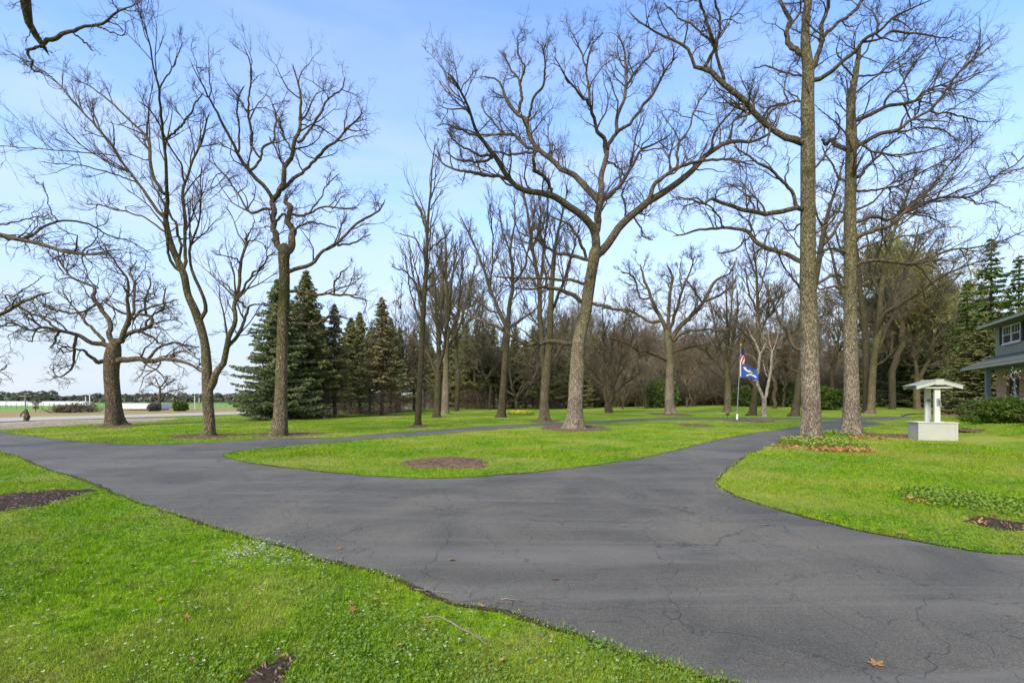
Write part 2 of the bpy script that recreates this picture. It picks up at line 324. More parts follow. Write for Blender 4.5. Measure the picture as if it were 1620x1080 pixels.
far2 = [(38, 36)] + g2([(1438, 662.5), (1412, 667), (1370, 674), (1330, 680), (1290, 687), (1262, 692), (1230, 701), (1190, 715), (1160, 735), (1138, 752), (1131, 765), (1150, 779), (1200, 798), (1260, 815), (1340, 836), (1420, 852), (1500, 865), (1620, 879)]) + [(8, 4.15), (14, 3.9)]
OUT = np.vstack((rough(near), rough(far1), rough(far2)))
isl1 = g2([(352, 720.5), (362, 726), (400, 733), (480, 743), (560, 751), (640, 756), (700, 757), (760, 754), (830, 748), (900, 741), (1000, 727), (1060, 715), (1130, 697), (1200, 684), (1264, 675), (1290, 669.5), (1322, 665.5)])
isl2 = g2([(1330, 664.3), (1300, 663.3), (1200, 663.2), (1140, 663.2), (1060, 663.8), (1000, 666), (928, 671), (860, 673.5), (762, 680.5), (700, 686), (614, 691.5), (540, 698), (450, 705.5), (380, 713), (356, 717.5)])
ISL = np.vstack((rough(isl1), rough(isl2)))
polysheet('driveway', [OUT, ISL], .006, M['asphalt'])
polysheet('roadside_gravel', [g2([(-60, 672), (0, 668.5), (90, 664.5), (180, 662.3), (270, 661), (285, 662.5), (250, 666), (170, 669.5), (100, 673), (40, 677.5), (0, 680), (-60, 682)])], .012, M['gravel'])
_a = ISL; OSGN = 1 if ((_a[:, 0] * np.roll(_a[:, 1], -1)) - (np.roll(_a[:, 0], -1) * _a[:, 1])).sum() < 0 else -1
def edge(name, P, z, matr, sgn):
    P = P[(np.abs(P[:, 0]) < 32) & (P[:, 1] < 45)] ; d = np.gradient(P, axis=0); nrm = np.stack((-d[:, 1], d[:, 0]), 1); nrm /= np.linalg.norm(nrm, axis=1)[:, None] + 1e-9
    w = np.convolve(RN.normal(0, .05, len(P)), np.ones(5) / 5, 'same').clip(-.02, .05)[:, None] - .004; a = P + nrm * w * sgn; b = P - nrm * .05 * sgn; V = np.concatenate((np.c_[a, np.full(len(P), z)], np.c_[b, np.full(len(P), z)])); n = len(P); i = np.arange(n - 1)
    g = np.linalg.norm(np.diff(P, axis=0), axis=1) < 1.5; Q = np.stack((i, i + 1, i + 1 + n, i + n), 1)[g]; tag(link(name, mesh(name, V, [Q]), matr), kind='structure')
edge('dark_edge', OUT, .0105, M['soil'], -1); edge('dark_edge', ISL, .0105, M['soil'], OSGN)  # narrow dark strips along the edges of the drive and the island
def onlawn(X, Y):
    t = (X + 37) * -.923 + (Y - 35) * .385
    return (~inpoly(X, Y, OUT) | inpoly(X, Y, ISL)) & (t < -5)

# ------------------------------------------------------------------ mulch beds (low mounds with chips)
BEDS = []
def bed(px, py, wpx, hpx, label, group=None, matr='mulch', name='mulch_bed', h=.06, chips=500):
    c = hit(px, py); rx = wpx / 2 / F * c[1]
    yn = hit(px, py + hpx / 2)[1]; yf = hit(px, py - hpx / 2)[1]; ry = max(.35, (yf - yn) / 2); c = np.array((c[0], (yn + yf) / 2, 0)); c[2] = gz(c[0], c[1])
    n = 40; a = np.arange(n) / n * 2 * np.pi; ph = RN.random(4) * 6
    w = 1 + .12 * np.sin(3 * a + ph[0]) + .09 * np.sin(5 * a + ph[1]) + .07 * np.sin(9 * a + ph[2]) + RN.normal(0, .05, n)
    V = [(0, 0, h)]; 
    for q, zz in ((.35, h), (.7, h * .8), (.92, h * .45), (1.0, .002)):
        for i in range(n): V.append((rx * q * w[i] * math.cos(a[i]), ry * q * w[i] * math.sin(a[i]), zz + RN.normal(0, h * .12) * (q < 1)))
    F3 = [(0, 1 + i, 1 + (i + 1) % n) for i in range(n)]; F4 = []
    for r in range(3):
        o = 1 + r * n; F4 += [(o + i, o + n + i, o + n + (i + 1) % n, o + (i + 1) % n) for i in range(n)]
    t = empty(name, c); tag(t, label, 'mulch bed', group)
    hs = h
    link('soil_mound', mesh('soil_mound', V, [F3, F4], True), M[matr], t)
    m = chips; rr = np.where(RN.random(m) < .2, RN.uniform(.9, 1.3, m), np.sqrt(RN.random(m)) * 1.02); aa = RN.random(m) * 2 * np.pi; x = rx * rr * np.cos(aa); y = ry * rr * np.sin(aa)
    sz = max(.012, c[1] * .0011); D = RN.normal(0, 1, (m, 3)); D[:, 2] *= .35; D /= np.linalg.norm(D, axis=1)[:, None]; E = np.cross(D, RN.normal(0, 1, (m, 3)) * (.4, .4, 1)); E /= np.linalg.norm(E, axis=1)[:, None]
    P = np.stack((x, y, h * np.clip(1 - rr ** 3, 0, 1) + .012 + RN.random(m) * .012), 1); l = sz * 1.25 * RN.uniform(.5, 1.7, m)[:, None]; b = sz * .35
    V = np.stack((P - D * l - E * b, P + D * l - E * b, P + D * l * .9 + E * b, P - D * l * .8 + E * b), 1).reshape(-1, 3)
    link('bark_chips', mesh('bark_chips', V, [np.arange(4 * m).reshape(-1, 4)]), M['chip'], t)
    BEDS.append((c[0], c[1], rx, ry)); return t
bed(705, 733, 134, 17, 'oval bare mulch bed on the grass island in front of the driveway fork', chips=1600)
bed(8, 796, 160, 40, 'dark brown soil bed at the left edge of the near lawn', matr='soil', chips=900)
bed(908, 677, 98, 11, 'mulch ring round the foot of the large leaning oak on the island', chips=700)
bed(1100, 673.2, 52, 4.5, 'small dark empty mulch oval on the island, left of the flagpole', chips=250)
bed(1188, 666, 62, 3.4, 'thin mulch bed around the foot of the flagpole', chips=200)
bed(325, 690, 105, 7, 'mulch patch under the twin-stemmed tree beside the far drive', chips=500)
bed(452, 688, 100, 7, 'mulch patch under the tall rough oak beside the spruces', chips=500)
bed(660, 675, 32, 3.4, 'tiny mulch ring round the slender straight tree left of the centre', chips=100)
bed(862, 666, 40, 3, 'mulch ring round the two-stemmed tree left of the large oak', chips=100)
bed(1061, 655.5, 56, 4, 'mulch mound round the spreading oak left of the flags', chips=200)
bed(183, 674.5, 58, 3.4, 'soil ring round the short thick oak near the country road', chips=150)
bed(1535, 680, 52, 24, 'patch of bare mulch just right of the wishing well', chips=1100)
bed(1418, 690.5, 60, 7, 'strip of mulch just left of the wishing well', chips=400)
bed(1505, 656.5, 62, 5, 'long low mulch border in front of the house shrubs', chips=300)
bed(1355, 686, 60, 4.5, 'leaf-strewn mulch at the foot of the second big right-hand trunk', chips=400)
bed(400, 1096, 80, 14, 'small bare soil patch at the bottom edge of the near lawn', matr='soil', chips=90, h=.02)
bed(1590, 830, 90, 9, 'bare dirt streak below the leafy weeds on the right lawn', matr='soil', chips=120, h=.02)
def inbeds(X, Y, k=.93):
    r = np.zeros(len(X), bool)
    for cx, cy, rx, ry in BEDS: r |= ((X - cx) / rx) ** 2 + ((Y - cy) / ry) ** 2 < k + RN.normal(-.12, .16, len(X))
    return r

# ------------------------------------------------------------------ tree growing
def grow(P, R, cnt, t0, t1, lenf, rf, ang, up, wob, K, rng, rmin, outw=.0):
    N = len(P); cnt = np.broadcast_to(cnt, (N,)).astype(int); idx = np.repeat(np.arange(N), cnt); m = len(idx)
    if m == 0: return np.zeros((0, K, 3)), np.zeros((0, K))
    t = t0 + (t1 - t0) * rng.random(m); K0 = P.shape[1]; f = t * (K0 - 1); i = np.clip(f.astype(int), 0, K0 - 2); w = (f - i)[:, None]
    base = P[idx, i] * (1 - w) + P[idx, i + 1] * w; T = P[idx, i + 1] - P[idx, i]; T /= np.linalg.norm(T, axis=1)[:, None] + 1e-9
    r0 = R[idx, i] * (1 - w[:, 0]) + R[idx, i + 1] * w[:, 0]
    PL = np.linalg.norm(np.diff(P, axis=1), axis=2).sum(1)
    Ln = lenf(PL[idx], t) * rng.uniform(.55, 1.35, m)
    v = rng.normal(0, 1, (m, 3)); v[:, 2] += up * 1.5; v -= (v * T).sum(1)[:, None] * T; v /= np.linalg.norm(v, axis=1)[:, None] + 1e-9
    a = np.clip(rng.normal(ang, .22, m), .15, 1.5)[:, None]; d = np.cos(a) * T + np.sin(a) * v
    Q = np.empty((m, K, 3)); Q[:, 0] = base; st_ = (Ln / (K - 1))[:, None]
    for k in range(1, K):
        Q[:, k] = Q[:, k - 1] + d * st_
        d = d + rng.normal(0, wob, (m, 3)) + np.array((0, 0, up)) * .35; d /= np.linalg.norm(d, axis=1)[:, None]
    rs = np.minimum(r0 * .72, rf * Ln + rmin); u = np.linspace(0, 1, K)[None]
    return Q, rs[:, None] * (1 - u) + np.minimum(rs, rmin * .75)[:, None] * u
def strands(P, R, p, rng, rmin, D=None):
    """three orders of branchlets on the given polylines (all resampled to the same length)"""
    PL = np.linalg.norm(np.diff(P, axis=1), axis=2).sum(1)
    a = grow(P, R, np.maximum(1, np.rint(PL / p['sp'] * 1.2)), p.get('t0', .25), .99, lambda l, t: np.clip(l * .48, .5, p['L'] * 1.15) * (1 - .45 * t), .0155, p['ang'], p['up'], p['wob'], 8, rng, rmin)
    b = grow(*a, p.get('n2', 6), .15, 1., lambda l, t: np.clip(l * .5, .25, 2) * (1 - .35 * t), .011, p['ang'], p['up'], p['wob'] * .9, 6, rng, rmin)
    c = grow(*b, p.get('n3', 5), .15, 1., lambda l, t: np.clip(l * .55, .15, 1) * (1 - .3 * t), .008, p['ang'] * .9, p['up'], p['wob'] * .8, 4, rng, rmin * .85)
    sets = [(a[0], a[1], 5), (b[0], b[1], 3), (c[0], c[1], 3)]; last = c
    if p.get('n4'):
        d = grow(*c, p['n4'], .2, 1., lambda l, t: np.clip(l * .6, .1, .6), .004, p['ang'] * .9, p['up'], p['wob'] * .8, 3, rng, rmin * .7); sets.append((d[0], d[1], 3))
    return sets, last
def flare(P, R, k, rng, hgt, amt=.45):
    """trunk tube with root flare lobes, ribs and knots"""
    V, Q = tubes(P[None], R[None], k); V = V.reshape(len(P), k, 3); a = np.arange(k) / k * 2 * np.pi; ph = rng.random(6) * 6
    lob = .5 * np.cos(4 * a + ph[0]) + .35 * np.cos(3 * a + ph[1]) + .3 * np.cos(7 * a + ph[2])
    z = P[:, 2] - P[0, 2]; f = np.exp(-z / hgt) * amt
    rib = .018 * np.cos(11 * a[None] + ph[3] + .25 * z[:, None]) + .022 * np.cos(5 * a[None] + ph[4] + .6 * z[:, None]) + rng.normal(0, .009, (len(P), k))
    s = 1 + f[:, None] * lob[None] + rib
    for _ in range(int(7)):                                                  # knots and old branch scars
        kz = rng.uniform(.15, .9) * z[-1]; ka = rng.random() * 6.28; da = np.angle(np.exp(1j * (a - ka)))
        s += rng.uniform(.04, .13) * np.exp(-((z[:, None] - kz) / (R[0] * .55)) ** 2 - (da[None] / .5) ** 2)
    V = P[:, None] + (V - P[:, None]) * s[..., None]; return V.reshape(-1, 3), Q
KL = 26
def traced(name, label, cat, base, trunk, limbs, p, seed, mats=('bark_oak', 'limb', 'twig'), group=None, leaves=0, buds=0, D=None, base_r=None, tc0=.45):
    """tree whose trunk and main limbs follow traced courses, each limb with its own distance"""
    rng = np.random.default_rng(seed)
    if D is None: D = hit(*base)[1]
    rmin = max(.004, D * .00029)
    T0 = np.array(trunk, float).reshape(-1, 3)
    def world(A, dep): return np.stack(((A[:, 0] - CX) / F * dep, dep, EYE - (A[:, 1] - HY) / F * dep), 1)
    tr = catmull(T0, 64); dt = D + np.cumsum(rng.normal(0, .01, 64)) * .0
    PT = world(tr, np.full(64, D)); RT = tr[:, 2] / 2 / F * D
    root = empty(name, (PT[0, 0], D, float(gz(PT[0, 0], D)))); off = np.array(root.location)
    PT[0, 2] = off[2] - .08
    tag(root, label, cat, group)
    zz_ = PT[:, 2] - PT[0, 2]; RT = RT * (.95 + .05 * np.exp(-zz_ / 1.2)) / np.sqrt(1 + ((tr[:, 0] - CX) / F) ** 2)
    V, Q = flare(PT, RT, 26, rng, RT[12] * 1.3); link('trunk', mesh('trunk', V - off, [Q], True), M[mats[0]], root)
    pool = [(tr[:, :2], np.full(64, D))]; LP = []; LR = []
    for i, l in enumerate(limbs):
        l = np.array(l, float).reshape(-1, 3); q = catmull(l, KL); p0 = q[0, :2]; best = None
        for pts, dd in pool:
            ds = np.linalg.norm(pts - p0, axis=1); k = ds.argmin()
            if best is None or ds[k] < best[0]: best = (ds[k], dd[k], pts[k])
        d0 = best[1]; ln = np.linalg.norm(np.diff(q[:, :2], axis=0), axis=1).sum() / F * D
        sg = (-1) ** i * rng.uniform(.12, .5); u = np.linspace(0, 1, KL)
        dep = d0 + sg * ln * u + rng.normal(0, .12) * u * u * ln
        if best[0] < 22: q = np.vstack(((best[2][0] * .6 + p0[0] * .4, best[2][1] * .6 + p0[1] * .4, q[0, 2]), q[1:]))
        P = world(q, dep); R = q[:, 2] / 2 / F * dep * .97 / np.sqrt(1 + ((q[:, 0] - CX) / F) ** 2)
        k = rng.normal(0, 1, (KL, 3)); k = (k + np.roll(k, 1, 0) + np.roll(k, -1, 0)) / 3; k[0] = 0
        P += k * np.minimum(.07, .55 * R + .02)[:, None] * p.get('kink', 1.0)
        R = np.maximum(R, rmin); R[-1] = rmin
        pool.append((q[:, :2], dep)); LP.append(P); LR.append(R)
        V, Q = tubes(P[None], R[None], 9); link('limb', mesh('limb', V - off, [Q], True), M[mats[1]], root)
    tt = np.linspace(tc0, .995, KL); ii = (tt * 63).astype(int)
    LP.append(PT[ii]); LR.append(RT[ii])
    P = np.stack(LP); R = np.stack(LR)
    sets, last = strands(P, R, p, rng, rmin)
    link('twigs', tubemesh('twigs', [(a - off, b, c) for a, b, c in sets]), M[mats[2]], root)
    if leaves: link('dead_leaves', bits(last[0][:, -1] - off, leaves, max(.05, D * .0016), rng), M['brownleaf'], root)
    if buds: link('buds', bits(last[0][:, -1] - off, buds, max(.03, D * .0009), rng), M['bud'], root)
    return root
def bits(P, n, size, rng, name='leaf_bits'):
    c = P[rng.integers(0, len(P), n)] + rng.normal(0, size * 1.2, (n, 3)); a = rng.normal(0, 1, (n, 3)); a /= np.linalg.norm(a, axis=1)[:, None]
    b = np.cross(a, rng.normal(0, 1, (n, 3))); b /= np.linalg.norm(b, axis=1)[:, None]; s = size * rng.uniform(.5, 1.3, n)[:, None]
    V = np.stack((c - a * s, c + b * s * .55, c + a * s, c - b * s * .55), 1).reshape(-1, 3)
    return mesh(name, V, [np.arange(4 * n).reshape(-1, 4)])
# ------------------------------------------------------------------ the traced trees
def s3(*ls): return [[float(v) for v in l.replace(';', ' ').replace(',', ' ').split()] for l in ls]
OAK = dict(sp=.75, L=2.6, ang=.85, up=.16, wob=.30, n2=6, n3=5, t0=.22, n4=1)
A_ = s3('177,542,11;173,510,9;160,487,8;147,470,8;150,455,6;133,447,5;113,437,4;93,413,4;92,395,2',
 '190,542,12;197,520,10;202,500,8;200,470,6;203,450,5;187,423,4;173,403,3;157,390,2',
 '200,520,7;210,500,6;210,480,5;213,453,4;207,430,3;217,410,2',
 '170,548,11;143,540,9;117,528,8;93,522,7;67,517,6;47,522,4;20,510,4;3,517,3;-25,508,2',
 '167,540,7;147,520,6;127,500,5;112,480,3;100,462,2',
 '152,480,5;127,495,4;100,493,4;80,487,3;60,475,2',
 '93,522,5;73,507,5;50,497,4;30,483,3;13,467,2',
 '167,572,10;150,570,8;138,557,6;123,552,4;100,548,3;88,560,2',
 '120,530,6;117,567,5;112,583,4;93,597,3;82,580,2',
 '187,573,13;213,568,11;240,572,10;267,568,8;293,573,6;320,587,3;338,590,2',
 '233,568,6;253,547,5;277,543,4;300,547,3;317,550,2',
 '267,566,5;285,556,3;300,560,2.5;312,568,2',
 '183,549,10;200,530,9;217,523,8;237,515,7;238,503,6;220,497,5;200,497,5;180,487,4;160,473,3',
 '220,525,5;233,528,5;250,542,4;262,545,3',
 '230,513,5;243,497,4;257,487,4;260,467,3;263,455,2',
 '217,495,5;233,487,4;253,482,3;283,473,2',
 '233,500,5;230,473,4;238,450,3;233,433,2',
 '240,514,3;258,508,3;275,505,2;290,512,1.5',
 '93,523,5;88,540,4;78,550,3')
traced('oak_tree', 'short thick-trunked old oak with wide crooked bare limbs near the country road', 'tree', (182, 674),
 (182,674.5,40, 181,669,34, 180,650,29, 178,620,27, 176,590,27, 178,565,28, 181,548,24, 183,535,10), A_, dict(OAK, sp=.6, L=2.2, up=.06, wob=.42, n4=0, n2=6, n3=4), 11, ('bark_left_oak', 'bark_left_oak', 'twig'), tc0=.86)
B_ = s3('262,345,8;248,330,6;235,315,6;215,287,5;190,250,4;180,235,4;145,193,4;115,160,3;85,125,3;60,108,2;35,93,2;10,80,1.5',
 '263,345,9;262,310,7;260,281,6;259,222,5;256,185,5;252,141,4;244,107,3;240,74,3;231,48,2;218,15,1.5',
 '259,311,6;248,285,6;239,255,6;231,218,5;207,193,4;185,170,4;159,148,3;137,133,2;111,126,1.5',
 '263,218,4;289,196,4;307,167,3;322,148,2', '252,140,3;274,107,2.5;285,81,2;291,66,1.5',
 '288,430,7;275,423,6;266,405,5;266,385,5;262,365,4;250,345,3;230,322,2;200,300,2',
 '294,424,7;291,391,6;291,333,6;293,296,5;304,259,4;318,222,4;326,200,3;333,178,2',
 '293,296,4;285,259,3.5;267,230,3;256,204,3;241,178,2.5;218,159,2',
 '284,415,5;285,385,5;278,355,5;272,341,4;255,312,3;240,290,2',
 '323,502,8;319.6,464,6;310,442,6;300.7,423,5;300.7,395,5;308.6,369,4;315,344,3;318,322,3;317,289,2;322,259,1.5',
 '260,367,4;237,348,3;207,337,3;167,326,2.5;133,322,2', '213,287,3;174,274,3;141,265,2.5;100,259,2;63,255,1.5',
 '193,248,3;159,243,2.5;107,240,2.5;56,235,2;0,231,1.5', '180,235,3;181,205,2;175,190,1.5', '240,255,3;222,250,2;190,238,1.5',
 '338.5,614,14;341.6,599,13;354,574,11;360.5,549,10;363.7,530,9;370,511,8;371.5,486,7;376,461,6;381,423,5;389,391,4;389,373,3;384,361,2',
 '363,546,7;376,530,6;389,502,5;392,486,4;401,481,3;414,481,2', '375,470,5;389,451,4;401,432,4;411,426,3;423,407,2.5;438,398,2',
 '373,464,3;357,451,2.5;342,439,2', '381,420,3;376,410,3;357,406,2;338,401,1.5', '389,385,3;405,380,2;425,392,1.5', '388,380,3;398,360,2;403,345,1.5', '389,486,3;381,478,3;372,470,2')
traced('maple_tree', 'slender two-stemmed bare tree with upswept branches, second trunk from the left', 'tree', (331, 691),
 (330,693,30, 331,684,21, 331,665,19, 329,640,19, 328,612,19, 326,561,16, 321,530,15, 310,495,15, 297.6,467,13, 291,435,13, 280,410,12, 270,385,12, 265,365,11, 262,345,9), B_, dict(OAK, sp=.8, L=2.2, ang=.55, up=.22, wob=.13, n4=2, n2=5, n3=4), 12, ('bark_mossy', 'bark_mossy', 'twig'), tc0=.75)
C_ = s3('446,399,13;433,372,11;431,345,10;431,320,9;433,310,9', '431,318,8;425,303,7;400,280,7;380,247,6;367,223,5;353,200,5;340,173,4;323,140,3;310,117,2;300,93,1.5',
 '397,270,5;413,247,4;417,233,4;433,223,3.5;435,203,3;437,183,2.5;430,160,1.5', '410,250,4;398,230,4;397,207,4;393,183,4;392,150,3;397,117,3;393,93,2;385,70,1.5',
 '378,240,4;378,200,3;375,173,3;380,150,2.5;388,137,2', '433,315,9;447,297,9;452,270,8;463,240,7;472,213,6;475,183,5;477,157,4;470,127,3;463,100,2',
 '445,299,7;467,280,6;487,263,5;513,240,5;533,220,4;553,200,3;573,180,2', '473,227,5;487,210,4;507,180,4;520,160,3;540,140,2.5;547,123,2',
 '455,400,13;463,378,12;457,345,10;455,325,8;450,305,6', '456,336,5;463,340,5;490,337,4;513,328,3;547,330,3;567,330,2',
 '453,433,7;474,424,7;493,413,6;500,407,6;513,397,5;533,387,5;553,363,4;577,347,4;600,333,3;610,313,2', '533,387,4;560,383,3;587,370,2',
 '430,331,5;420,330,5;397,337,4;380,313,3;357,280,3;327,250,2', '460,372,5;467,360,4;493,352,3;533,362,2.5',
 '455,460,6;490,463.5,5;515.5,465,4;541.5,466,4;562,470,3;583,476,2', '530,464,3;530,449,3;541.5,431,2.5;551,424,1.5',
 '451,534,6;458.5,517,5;477,511.5,5;500,513,4;513,505,3.5;526,498.5,3;552,505,2', '452,500,4;468,505,3;480,495,2', '463,240,4;452,222,3;443,200,3;432,175,2', '437,350,5;448,338,4;456,345,5',
 '490,337,3;505,315,2.5;520,290,2;535,275,1.5', '452,272,4;440,245,3;425,215,2')
traced('oak_tree', 'tall rough oak with a hollow knotted fork and a long crack, left of the spruces', 'tree', (441, 690),
 (440,690.5,36, 441,682,29, 443,665,25, 444,640,22, 445,600,20, 446,560,19, 447,520,19, 449,480,19, 450,440,18, 449,412,19, 450,396,20, 450,385,8), C_, dict(OAK, sp=.7, L=2.0, up=.2, wob=.26), 13, ('bark_mossy', 'limb', 'twig'), leaves=60, tc0=.8)
H_ = s3('941,400,15;944,355,13;949,319,11;952,280,9;957,251,8;961,237,8', '957,240,7;955.5,222,7;944,204,6;933,167,5;918.5,152,4;900,126,3;885,105,2;876,88,1.5',
 '933,170,4;931.5,137,4;926,104,3;915,74,2.5;905,52,2', '928,102,2.5;937,70,2;955,52,1.5', '960,238,8;963,230,7;976,207,6;976,185,6;989,155.5,5;991,111,5;987,85,3;980,55,2',
 '976,210,6;1000,192.6,5;1022,163,5;1044,130,4;1055.5,107,3;1074,85,2', '989,140,4;1007,111,3;1030,85,3;1041,67,2',
 '942,372,13;936,362,13;920,341.6,12;887,319,11;861.5,306,10;832,299.5,9;809.6,286.6,8;793,267,8;780.5,247.7,7;764,222,6;751,199,5;735,160,4;719,128,3;700,112,2',
 '809,286,6;787,280,5;764,275,5;732,272,4;706,260.6,3;686.5,241,2', '777,248,5;758,244.4,4;738,235,3;722,225,2.5;705,205,2', '779,250,4;751,256,4;722,251,3;705,238,2', '760,215,4;728.6,205.5,3;706,196,2;690,200,1.5',
 '948,322,12;936,306,11;920,290,10;907,277,9;887,270,8;865,251,8;848.5,235,7;837,212,7;832,192.6,6;816,180,6;800,160,5;787,128,3;758,120,2',
 '819,180,5;824,157,5;822.6,131,4;809.6,111.6,3;793,82,2', '824,130,3;829,108,3;819,82,2.5;819,56.5,1.5', '835.5,192,5;842,163,4;858,134,4;863,108,3;856.6,69,2',
 '848,237,5;829,231,5;822.6,218.5,5;800,212,4;761,214,3;740,205,2', '845,241,4;835,241,4;803,244,3.5;780,240,2', '797,212,3;780,192,3;764,173,2.5;761,163,2',
 '870,306,6;868,286,6;845,270,6;845,247,5;850,238,3', '942,405,15;955.5,392.6,14;981.5,359,13;1022,322,12;1055.5,300,11;1092.6,270,10;1122,244,8;1152,226,7;1189,224,5;1215,213,4;1233,195,2',
 '1026,318,8;1037,289,7;1067,267,6;1107,255.6,5;1152,252,4;1196,263,2', '1072,265,4;1074,230,4;1089,204,3;1100,170,3;1118.5,148,2', '1122,243,5;1130,211,4;1155.5,178,3;1174,155.6,2',
 '1155.5,225,4;1159,193,3;1181.5,174,3;1210,150,2', '1185,224,3;1207,196,3;1222,174,3;1240,163,2', '952,317,7;981.5,292.6,6;1000,263,5;1015,237,4;1041,226,3;1063,211,2', '1000,263,3;1003,230,3;1010,200,2;1015,180,1.5',
 '930,411,6;905,405,6;880,400,5;860,388,4;840,375,3;815,365,2', '930,410,5;920,390,5;912,372,5;905,360,4;890,350,3;860,335,2', '930,450,5;895.6,442.6,5;855,441,4;814,439,3;777,437,2',
 '924,478,7;903,465,7;881,457,6;858.5,454,5;836,458,3;790,450,2', '915,539,8;905,541,7;873,541,8;851,546,7;829,544,6;807,531.5,5;784,518.5,5;755,507,4;733,494,3;715,482,2',
 '932,478,5;966,487,5;984,491,4;1000,502,2', '1000,342,3;1015,361,3;1018,374,2.5;1033,381,2', '989,350,4;989,326,3.5;985,307,3;992.6,285,2', '957,250,3;980,268,3;990,285,2', '829,544,3;820,560,2;812,575,1.5')
traced('oak_tree', 'large leaning oak with a broad crown of forked limbs on the grass island', 'tree', (908, 679),
 (908,680,42, 908,674,33, 909,660,27, 910,640,24, 912,600,23, 914,560,22, 917,535,21, 922,512,20, 927,491,19, 932,454,19, 937,424,18, 941,400,19, 944,385,8), H_, dict(OAK, sp=.62, L=2.4, up=.24, wob=.24, n2=6, n3=5), 14, ('bark_oak', 'limb', 'twig'), leaves=40, tc0=.7)
L_ = s3('1270,228,14;1239,216,11;1219,198,10;1200,181,10;1174,155.6,10;1141,130,9;1118.5,107,8;1100,102,6;1089,78,5;1063,65,4;1030,48,3;1004,33,2.5;992.6,17,2',
 '1118,105,6;1130,74,6;1122,48,5;1115,22,4;1107,0,4;1100,-30,3;1090,-60,2', '1130,72,4;1100,44,3;1070,26,2.5;1048,4,2', '1146,132,6;1137,96,5;1133,70,5;1141,44,4;1133,7,4;1130,-20,3',
 '1274,86,11;1250.6,68,9;1245,50.6,8;1250.6,31,7;1239,8,6;1232,-20,5;1215,-60,3', '1284,130,9;1313,113,8;1344,91,7;1367,66,7;1398,43,5;1422,23,4;1453,8,3;1480,-5,2',
 '1367,66,5;1394,60,4;1404,51,5;1433,51,4;1472,58,3;1511,58,2', '1284,116,10;1295,78,9;1299,58,8;1297,39,7;1307,12,7;1310,-20,6;1320,-70,4', '1300,58,7;1328,35,6;1355.6,14,6;1367,0,5;1385,-25,3',
 '1272,329,10;1257,329,9;1230,333,9;1197,337.5,8;1163,331,7;1134,317,6;1124,314.6,5;1113,323,4;1084,312.5,2.5', '1277,413,10;1251,406,8;1213,392,8;1188,377,7;1176,364.6,6;1142.5,360,5;1105,362.5,4;1080,371,3;1063,375,2',
 '1142,360,3;1138,342,3;1105,317,2.5;1063,312,2', '1184,377,3;1159,396,3;1134,402,2', '1268,330,7;1259,325,7;1251,300,6;1226,275,5;1201,258,4;1180,245,3;1160,232,2', '1270,158,4;1247,163,4;1219,171,4;1200,190,3;1180,205,2',
 '1247,163,3;1240,140,2.5;1248,110,2;1262,90,1.5', '1197,337,3;1190,318,3;1170,300,2;1150,290,1.5', '1174,156,4;1180,185,3;1165,205,2', '1288,372,5;1303,360,4;1320,345,3;1335,320,2', '1288,270,4;1300,255,4;1310,235,3;1330,215,2',
 '1272,350,4;1250,365,3;1235,352,2;1220,345,2', '1219,198,4;1215,225,3;1200,240,2', '1270,120,4;1240,115,3;1215,105,2.5;1190,110,1.5')
traced('oak_tree', 'nearer of the two tall straight oaks right of centre, with a knobbly light trunk', 'tree', (1283, 694),
 (1283,694,42, 1283,688,38, 1283,672,35, 1283,645,33, 1282,600,32, 1281,560,31, 1280,520,30, 1279,480,29, 1278,440,28, 1278,400,27, 1278,350,26, 1278,311,25, 1278,272,25, 1278,233,24, 1278,195,23, 1278,155,22, 1279,117,20, 1276,85,18, 1274,60,15, 1275,30,14, 1279,0,14, 1283,-40,12, 1290,-100,8), L_, dict(OAK, sp=.6, L=1.9, up=.12, wob=.33, ang=.95), 15, ('bark_oak', 'limb', 'twig'), tc0=.5)
